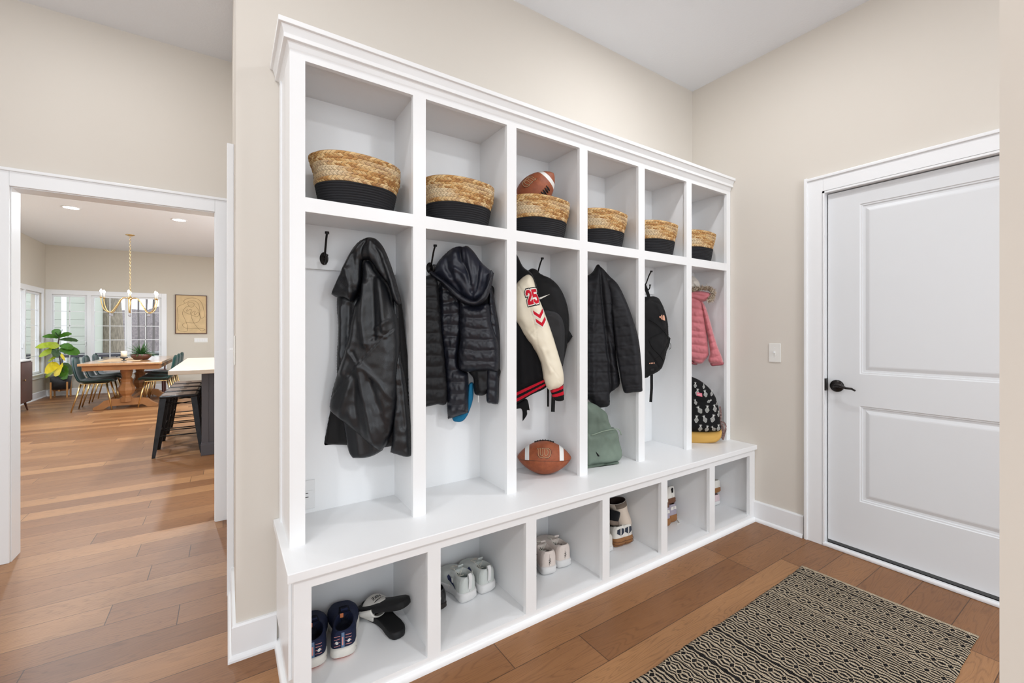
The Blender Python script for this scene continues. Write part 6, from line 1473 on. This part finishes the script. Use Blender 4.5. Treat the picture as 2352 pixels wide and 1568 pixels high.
b.build('ink_line', M('sepia_ink', (110, 84, 58), .8), art)
sb_ = thing('light_switch', (-.475, YF - .0005, 1.063), 'wide bank of ivory switches below the framed drawing', 'light switch')
MB().box(-.60, -.352, YF - .007, YF - .0005, 1.012, 1.116, .002).build('cover_plate', m_plate, sb_)
for k in range(5): MB().box(-.582 + k * .046, -.555 + k * .046, YF - .011, YF - .007, 1.038, 1.09, .001).build('rocker', m_white, sb_)
def small_outlet(x, lb):
    o = thing('power_outlet', (x, YF - .0005, .40), lb, 'power outlet'); MB().box(x - .035, x + .035, YF - .006, YF - .0005, .345, .46, .002).build('cover_plate', m_plate, o); MB().box(x - .016, x + .016, YF - .008, YF - .006, .365, .44, .001).build('receptacle', m_white, o)
small_outlet(-.735, 'white power outlet on the dining wall below the drawing')
# ================================================================== outdoors beyond the windows
m_snow = M('patchy_snow', (.78, .79, .80), .9, 0, .2, 0, 0, 0, 0); t = NT('snowy_lawn'); co = t.coord(); f = t.noise(co, .8, 5, .7); t.l(t.ramp(f, [(.42, lin((232, 234, 238))), (.56, lin((196, 186, 170)))]), t.b.inputs['Base Color']); t.b.inputs['Roughness'].default_value = .9
g = struct('ground_outside', [(-60, YF + .16, -.45), (40, YF + .16, -.45), (40, 90, -.2), (-60, 90, -.2)], [(0, 1, 2, 3)], t.m)
g2 = struct('ground_side', [(-60, -10, -.46), (-3.1, -10, -.46), (-3.1, YF + .16, -.46), (-60, YF + .16, -.46)], [(0, 1, 2, 3)], t.m)
dk = thing('deck_railing', (-1.5, 15.4, -.4), 'dark deck railing outside the dining room windows', 'railing')
MB().box(-5.2, 2.5, 15.36, 15.48, .60, .70, .005).build('top_rail', M('dark_stain', (58, 56, 64), .6), dk); m_rl = dk.children[0].data.materials[0]
MB().box(-5.2, 2.5, 15.40, 15.44, -.25, -.20).build('bottom_rail', m_rl, dk)
for k in range(52): x = -5.1 + k * .148; MB().box(x - .014, x + .014, 15.40, 15.44, -.20, .60).build('baluster', m_rl, dk)
MB().box(-5.2, 2.5, YF + .2, 15.6, -.42, -.34).struct('deck', M('deck_boards', (150, 146, 144), .8, var=.1, vscale=3))
# porch wing with pale green siding and post
hs = thing('house_wing', (-4.2, 16.5, 0), 'pale green sided house wing and post outside the left windows', 'house'); m_sid = M('pale_green_siding', (186, 190, 178), .7); b = MB()
for k in range(16): b.box(-4.35, -3.15, 16.0 + .0, 16.05 + .02 * (k % 1), -.4 + k * .22, -.4 + k * .22 + .215, .004)
b.box(-4.35, -3.15, 16.07, 18.2, -.4, 3.4); b.build('siding', m_sid, hs); MB().box(-3.15, -3.02, 15.95, 16.1, -.4, 3.4).build('corner_board', m_trim, hs)
MB().box(-4.0, -3.9, 15.99, 16.0, -.4, 3.2).box(-3.62, -3.52, 15.99, 16.0, -.4, 3.2).build('white_battens', m_trim, hs)
m_bark = M('bark', (150, 140, 126), .95, 0, .2, 14, 1.0, .03, .3, 9, aniso=(3, 3, .6))
def tree(x, y, h, r, seed, lb, m=m_bark, name='bare_tree', grp=None, twigs=120):
    rng = random.Random(seed); root = thing(name, (x, y, -.45), lb, 'tree', grp)
    path = [Vector((x + rng.gauss(0, .02 * k), y, -.45 + h * k / 8)) for k in range(9)]; b = MB(); b.tube(cubic(path, 3), [r * (1.2 - .8 * i / 24) for i in range(25)], 12); b.build('trunk', m, root, True)
    b = MB()
    def br(p, d, L, rr, dep):
        pts = [p]; q = Vector(p); dd = Vector(d)
        for s_ in range(4): dd = (dd + Vector((rng.gauss(0, .16), rng.gauss(0, .16), rng.gauss(.04, .12)))).normalized(); q = q + dd * L / 4; pts.append(q.copy())
        b.tube(pts, [rr * (1 - .2 * i) for i in range(5)], 5 if dep else 6, False)
        if dep < 3:
            for s_ in range(3 if dep < 2 else 2): i = rng.randrange(1, 5); br(pts[i], (dd + Vector((rng.gauss(0, .6), rng.gauss(0, .6), rng.gauss(.15, .4)))).normalized(), L * .62, rr * .5, dep + 1)
    for k in range(12): a = rng.uniform(0, 6.28); br(path[rng.randrange(3, 9)], Vector((math.cos(a), math.sin(a), rng.uniform(.2, .9))).normalized(), h * rng.uniform(.2, .38), r * .32, 0)
    b.build('branches', m, root); return root
tree(-3.05, 18.2, 9, .30, 1, 'thick grey trunked bare tree close outside the middle window')
m_bk2 = M('far_bark', (104, 98, 96), .95)
pos = [(-9.5, 34, 2), (-6.4, 29, 3), (-5.3, 31, 4), (-4.5, 27, 5), (-3.9, 33, 6), (-12.5, 30, 7), (-3.2, 29, 8), (-2.4, 34, 9), (-4.9, 38, 10)]
lbs = ['leftmost', 'second from left', 'third from left', 'fourth', 'fifth', 'outer left', 'rear left', 'rightmost', 'rearmost']
for (x, y, sd_), lb in zip(pos, lbs): tree(x, y, 10 + sd_ % 3, .05, sd_, 'bare winter tree far across the lawn, %s of the row' % lb, m_bk2, 'distant_tree', 'distant bare trees')
# wooded bank closing the view
V = []; F = []; n = 120
for i in range(n + 1):
    x = -70 + 110 * i / n; hgt = 3.3 + 1.0 * noise.noise(Vector((x * .3, 0, 0))) + .6 * noise.noise(Vector((x * 1.3, 3, 0)))
    V += [(x, 46, -.4), (x + .3 * noise.noise(Vector((x, 1, 1))), 47, hgt * .6), (x, 49, hgt)]
for i in range(n): F += [(i * 3, i * 3 + 3, i * 3 + 4, i * 3 + 1), (i * 3 + 1, i * 3 + 4, i * 3 + 5, i * 3 + 2)]
t = NT('winter_thicket'); co = t.coord(); f = t.noise(t.mapping(co, (3, 3, .8)), 3, 6, .75); t.l(t.ramp(f, [(.3, lin((96, 90, 92))), (.7, lin((150, 140, 138)))]), t.b.inputs['Base Color']); t.b.inputs['Roughness'].default_value = 1
tk = mesh('thicket', V, F, t.m); tag(tk, 'grey brown winter thicket across the far edge of the lawn', 'bushes', kind='stuff')
